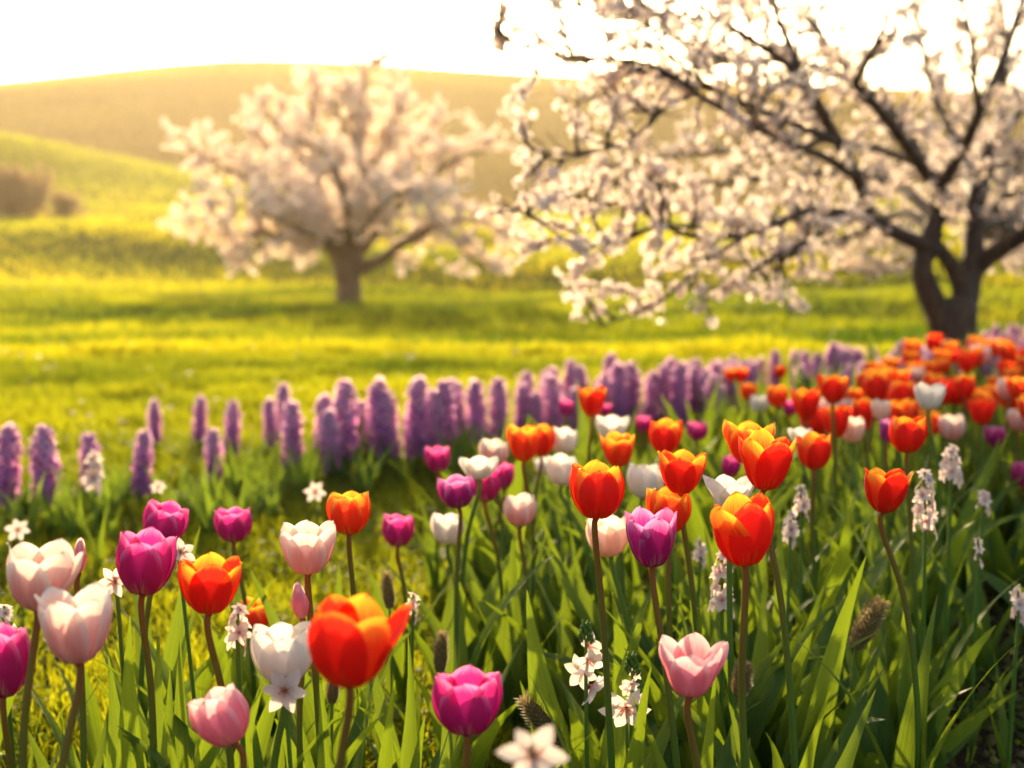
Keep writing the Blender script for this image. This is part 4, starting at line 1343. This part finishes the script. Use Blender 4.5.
for px, top, w, lb in HY_ONE:
    put_hya(px, top, w, lb, "hyacinths at the thin end of the row")
for px, top, w in HY_ROW:
    d_ = hya_depth(px) + random.uniform(-.15, .15)
    put_hya(px, top + random.uniform(-2, 12), d_, HY_LABEL, "hyacinths of the dense row")
for k in range(16):
    px = random.uniform(405, 690)
    d_ = hya_depth(px) + random.uniform(.25, .75)
    p = at(px, 226 + F * (CAMZ - .26) / d_, d_)
    put_hya(px, 226 + F * (CAMZ - random.uniform(.19, .26)) / d_, d_, HY_LABEL, "hyacinths of the dense row")
for k in range(125):
    px = random.uniform(675, 1010) if k < 105 else random.uniform(980, 1060)
    d_ = hya_depth(px) + random.uniform(-.2, .8) + (0 if k < 105 else 1.2)
    put_hya(px, 226 + F * (CAMZ - random.uniform(.19, .26)) / d_, d_, HY_LABEL, "hyacinths of the dense row")


# leaf tufts that make the green strip below the hyacinths
tufts = [leaf_clump(7, .18, .020, M_HLEAF, .45, "", "hyacinth_leaf_clump", nv=8) for _ in range(4)]
TU_LABEL = "low clump of narrow dark leaves in the green strip below the hyacinth row"
k = 0
for i in range(95):
    px = random.uniform(-30, 700)
    d_ = hya_depth(px) + random.uniform(-.55, .25)
    p = at(px, 300, d_); x, y = p.x, p.y
    loc = (x, y, gz(x, y) - .003); rz = random.uniform(0, 6.28); sc = random.uniform(.7, 1.2)
    if k < len(tufts):
        o = tufts[k]; o.location = loc; o.rotation_euler = (0, 0, rz); o.scale = (sc,) * 3
    else:
        o = copy_thing(tufts[k % len(tufts)], loc, rz, sc)
    o["label"] = TU_LABEL; o["group"] = "leaf clumps below the hyacinths"
    k += 1


# ------------------------------------------------------------------ white star flowers, pale flower spikes, seed heads
def star_petal(R, ang, cup, roll, wf=.27):
    nv, nu = 7, 5
    P = np.zeros((nv, nu, 3)); A = np.zeros((nv, nu))
    ca, sa = math.cos(ang), math.sin(ang)
    for i in range(nv):
        s = i / (nv - 1)
        w = R * wf * (math.sin(math.pi * min(1, s * .92 + .10)) ** .8 if s < 1 else .02)
        r = R * (.06 + .94 * s); z = R * (cup * s - roll * s * s)
        for k in range(nu):
            u = k / (nu - 1) * 2 - 1
            P[i, k] = (r * ca - u * w * sa, r * sa + u * w * ca, z + .10 * R * abs(u) ** 1.5 * (1 - s))
            A[i, k] = np.clip(s * 2.2 + abs(u) * .2, 0, 1)
    V = P.reshape(-1, 3); T = []
    for j in range(nv - 1):
        for i in range(nu - 1):
            a = j * nu + i
            T += [(a, a + 1, a + nu + 1), (a, a + nu + 1, a + nu)]
    return V, np.array(T), A.ravel()


def star_flower(cx, cyp, wpx, d, face, label, stem=True, R=None, cup=.25, roll=.15, group="white star flowers"):
    R = R or wpx * d / F / 2
    c = at(cx, cyp, d)
    bx, by = c.x + random.uniform(-.01, .01), c.y + .02
    z0 = gz(bx, by) - .004
    root = thing("star_flower", label, "flower", (bx, by, z0), group)
    fv = Vector(face).normalized()
    q = np.array(Vector((0, 0, 1)).rotation_difference(fv).to_matrix())
    hb = np.array([c.x - bx, c.y - by, c.z - z0])
    for k in range(6):
        V, T, A = star_petal(R * rng.uniform(.9, 1.05), k * math.pi / 3 + rng.uniform(-.12, .12), cup + rng.uniform(-.1, .1), roll + rng.uniform(-.05, .15))
        link("petal", mesh_np("petal", V @ q.T + hb, T, A, True, M_SQUILL), root)
    acc = Acc()
    for k in range(6):
        a = k * 1.047 + .5
        tip = np.array([math.cos(a) * R * .2, math.sin(a) * R * .2, R * .34])
        V, T = tube_arrays(np.array([[0, 0, 0], tip * .6, tip, tip * 1.12]) @ q.T + hb, np.array([.012, .012, .03, .02]) * R, 5); acc.add(V, T)
    link("stamens", acc.mesh("stamens", M_STAMEN, tint=False), root)
    C = catmull([np.zeros(3), hb * .5 + np.array([.006, 0, 0]), hb - np.array(fv) * R * .25 - np.array([0, 0, .012]), hb], 5)
    link("stem", tube_grid(C, np.linspace(.0028, .0018, len(C)), M_STEM, "stem", 6), root)
    for k in range(2):
        link("leaf", leaf_mesh(min(.22, hb[2] * .7) * rng.uniform(.8, 1.1), .012, .15, .5, rng.uniform(0, 6.28), .3, nv=9), root)
    return root


star_flower(115, 582, 38, 1.45, (-.15, -1, .35), "white star flower between the pale tulips and the large magenta one", cup=.35)
star_flower(181, 553, 34, 1.65, (.5, -.6, .5), "white star flower half hidden behind the open red tulip")
star_flower(285, 691, 50, 1.33, (.05, -1, .25), "white star flower facing forward under the ivory tulip", roll=.1)
star_flower(533, 757, 72, .88, (.1, -.75, .75), "blurred pink white star flower at the bottom edge beside the front magenta tulip", cup=.3)
star_flower(626, 708, 54, 1.55, (-.1, -1, -.25), "drooping pale pink star flower low at the left of the shallow pink tulip", cup=.6, roll=.5)
star_flower(315, 492, 24, 3.0, (.1, -.8, .5), "pale star flower low in the shade under the broad violet hyacinth")
star_flower(158, 487, 17, 3.2, (.1, -.8, .5), "tiny white star flower by the foot of the slender purple hyacinth")
star_flower(18, 530, 26, 2.7, (.2, -.8, .5), "white star flower low in dark leaves below the purple hyacinth at the edge")


def pale_spike(cx, top, bottom, wpx, d, label, n=12, R=.014, droop=False, buds=False):
    """a loose spike of star florets on one stem"""
    p0 = at(cx, bottom, d); p1 = at(cx, top, d)
    bx, by = p0.x + random.uniform(-.01, .01), p0.y + .01
    z0 = gz(bx, by) - .004
    root = thing("squill_spike", label, "flower spike", (bx, by, z0), "pale squill spikes")
    off = np.array([bx, by, z0])
    lo = np.array(p0) - off; hi = np.array(p1) - off
    rad = wpx * d / F / 2
    n = max(4, int(n * .78))
    for i in range(n):
        f = (i + .5) / n
        a = i * 2.39996 + rng.uniform(-.3, .3)
        el = (-.5 if droop else .1) + .6 * f + rng.uniform(-.3, .3)
        dv = Vector((math.cos(a) * math.cos(el), math.sin(a) * math.cos(el), math.sin(el)))
        q = np.array(Vector((0, 0, 1)).rotation_difference(dv).to_matrix())
        acc = Acc()
        rr = R * (1.1 - .4 * f) * rng.uniform(.85, 1.1)
        for k in range(6):
            V, T, A = star_petal(rr, k * 1.047 + rng.uniform(-.1, .1), .55 if droop else .35, .3, .30)
            acc.add(V, T, A)
        c = lo + (hi - lo) * f + np.array([math.cos(a), math.sin(a), 0]) * max(.3, 1 - .7 * f) * (rad - rr * .75)
        acc2 = Acc()
        V = np.vstack(acc.V) @ q.T + c
        st = lo + (hi - lo) * max(0, f - .06)
        acc2.add(V, np.vstack(acc.T), np.concatenate(acc.A))
        V, T = tube_arrays(np.array([st, (st + c) / 2 + np.array([0, 0, .003]), c]), np.array([.0012, .0012, .0016]), 4)
        acc2.add(V, T, np.full(len(V), .1))
        link("floret", acc2.mesh("floret", M_SQUILL, smooth=True), root)
    C = catmull([np.zeros(3), lo * .6, lo, (lo + hi) / 2, hi], 4)
    link("stem", tube_grid(C, np.linspace(.0034, .0016, len(C)), M_STEM, "stem", 6), root)
    if buds:
        acc = Acc()
        for i in range(26):
            a = i * 2.4; f = i / 26
            c = hi + np.array([math.cos(a) * .005 * (1 - f), math.sin(a) * .005 * (1 - f), .020 * f - .004])
            V, T = tube_arrays(np.array([c, c + np.array([math.cos(a) * .003, math.sin(a) * .003, .004]), c + np.array([math.cos(a) * .004, math.sin(a) * .004, .008])]), np.array([.0012, .0022, .0006]), 5)
            acc.add(V, T)
        link("bud_cluster", acc.mesh("bud_cluster", M_STEM, tint=False), root)
    for k in range(2):
        link("leaf", leaf_mesh(min(.2, lo[2] * .9 + .05), .014, .2, .5, rng.uniform(0, 6.28), .3, nv=9), root)


pale_spike(238, 606, 650, 34, 1.42, "pale pink squill spike in front of the small orange tulip", 8, .016)
pale_spike(586, 640, 692, 44, 1.6, "drooping pink squill with green bud tip beside the tall upright leaf", 6, .024, droop=True, buds=True)
pale_spike(632, 672, 700, 30, 1.56, "budding green tip just above the drooping pale pink star flower", 4, .012, droop=True, buds=True)
pale_spike(722, 552, 612, 36, 1.8, "white squill spike left of the big glossy red tulip stem", 15, .016)
pale_spike(700, 540, 562, 20, 2.2, "small pale squill between the purple and the big glossy red tulip", 7, .014)
pale_spike(925, 472, 532, 36, 2.0, "tall white squill spike to the right of the lone red tulip", 16, .017)
pale_spike(951, 446, 480, 32, 2.3, "round topped white squill beyond the tall white spike", 12, .017)
pale_spike(983, 492, 512, 22, 2.35, "small white squill in dark leaves below the small purple tulip", 6, .016)
pale_spike(801, 486, 516, 24, 2.2, "blurred white squill under the red tulip that hides a white one", 9, .016)
pale_spike(790, 512, 542, 20, 2.1, "blurred white squill beside the stem of the tall red tulip with yellow rims", 8, .015)
pale_spike(978, 538, 566, 14, 2.1, "thin faded squill leaning in the right bed leaves", 5, .012)
pale_spike(1018, 588, 620, 22, 2.0, "white squill cut by the picture edge over the bare soil corner", 7, .016)
pale_spike(413, 594, 620, 20, 1.95, "small pale squill at the edge of the dark gap", 6, .014)
pale_spike(94, 452, 488, 24, 3.2, "white squill in front of a lilac hyacinth", 12, .026)
pale_spike(4, 606, 640, 30, 1.75, "purple tinged squill above the magenta tulip at the picture edge", 9, .016)


def seed_head(cx, cyp, w, h, d, tilt, label):
    c = at(cx, cyp, d); z0 = gz(c.x, c.y) - .004
    bx = c.x - math.sin(tilt) * .06; by = c.y
    root = thing("seed_head", label, "seed head", (bx, by, z0), "brown seed heads")
    hh = h * d / F; rr = w * d / F / 2
    q = rot_to((tilt, .1))
    cen = np.array([c.x - bx, c.y - by, c.z - z0])
    acc = Acc()
    n = 320
    for i in range(n):
        f = (i + .5) / n; a = i * 2.39996
        pr = rr * math.sqrt(max(.05, math.sin(math.pi * (f * .86 + .10)))) * .72
        p = np.array([math.cos(a) * pr, math.sin(a) * pr, (f - .5) * hh])
        dv = np.array([math.cos(a), math.sin(a), .9]); dv /= np.linalg.norm(dv)
        lt = np.array([-math.sin(a), math.cos(a), 0])
        L = rr * rng.uniform(.35, .65)
        V = np.array([p, p + dv * L * .5 + lt * L * .28, p + dv * L, p + dv * L * .5 - lt * L * .28])
        acc.add(V @ q.T + cen, [(0, 1, 2), (0, 2, 3)], np.clip(np.array([.1, .5, .9, .5]) + rng.normal(0, .15), 0, 1))
    V, T = tube_arrays(np.array([[0, 0, -hh / 2], [0, 0, -hh * .2], [0, 0, hh * .25], [0, 0, hh * .46]]) @ q.T + cen, np.array([.5, .75, .6, .2]) * rr, 8)
    acc.add(V, T, np.full(len(V), .15))
    link("seed_spike", acc.mesh("seed_spike", M_SEED, smooth=False), root)
    lowp = cen - q @ np.array([0, 0, hh * .45])
    C = catmull([np.zeros(3), lowp * .5 + np.array([0, 0, .01]), lowp], 5)
    link("stem", tube_grid(C, np.full(len(C), .0018), M_STEM, "stem", 6), root)


seed_head(742, 680, 22, 34, 1.7, .15, "dark seed head right of the shallow pink tulip")
seed_head(868, 624, 26, 54, 1.95, .55, "tan slanting seed head in the right bed beyond the arching leaves")
seed_head(542, 722, 26, 62, 1.75, -.65, "brown slanting seed head lying beside the drooping pale star flower")
seed_head(388, 590, 15, 36, 2.0, -.1, "upright tan seed head beside the small pale squill")
seed_head(441, 652, 17, 40, 1.9, .05, "brown seed head in the dark gap above the front magenta tulip")
seed_head(333, 690, 15, 26, 1.5, .1, "short dark seed head under the ivory tulip")

# little white daisies dotted in the lawn
acc0 = Acc()
for k in range(9):
    V, T, A = star_petal(.011, k * .698, .15, .1); acc0.add(V, T, np.clip(A + .3, 0, 1))
V, T = tube_arrays(np.array([[0, 0, -.05], [0, 0, -.02], [0, 0, 0.0]]), np.array([.001, .001, .002]), 5); acc0.add(V, T, np.full(len(V), .4))
daisy_me = acc0.mesh("daisy", M_SQUILL)
for i in range(60):
    px = random.uniform(-10, 560); d_ = random.uniform(4.6, 11)
    p = at(px, 300, d_); x, y = p.x, p.y
    o = link("daisy", daisy_me)
    o.location = (x, y, gz(x, y) + .05)
    o.rotation_euler = (random.uniform(.0, .7), random.uniform(-.3, .3), random.uniform(0, 6.28))
    s = random.uniform(.9, 1.7); o.scale = (s, s, 1)
    o["label"] = "tiny white daisy dotted in the sunny lawn behind the hyacinths"; o["category"] = "daisy"; o["group"] = "daisies in the lawn"
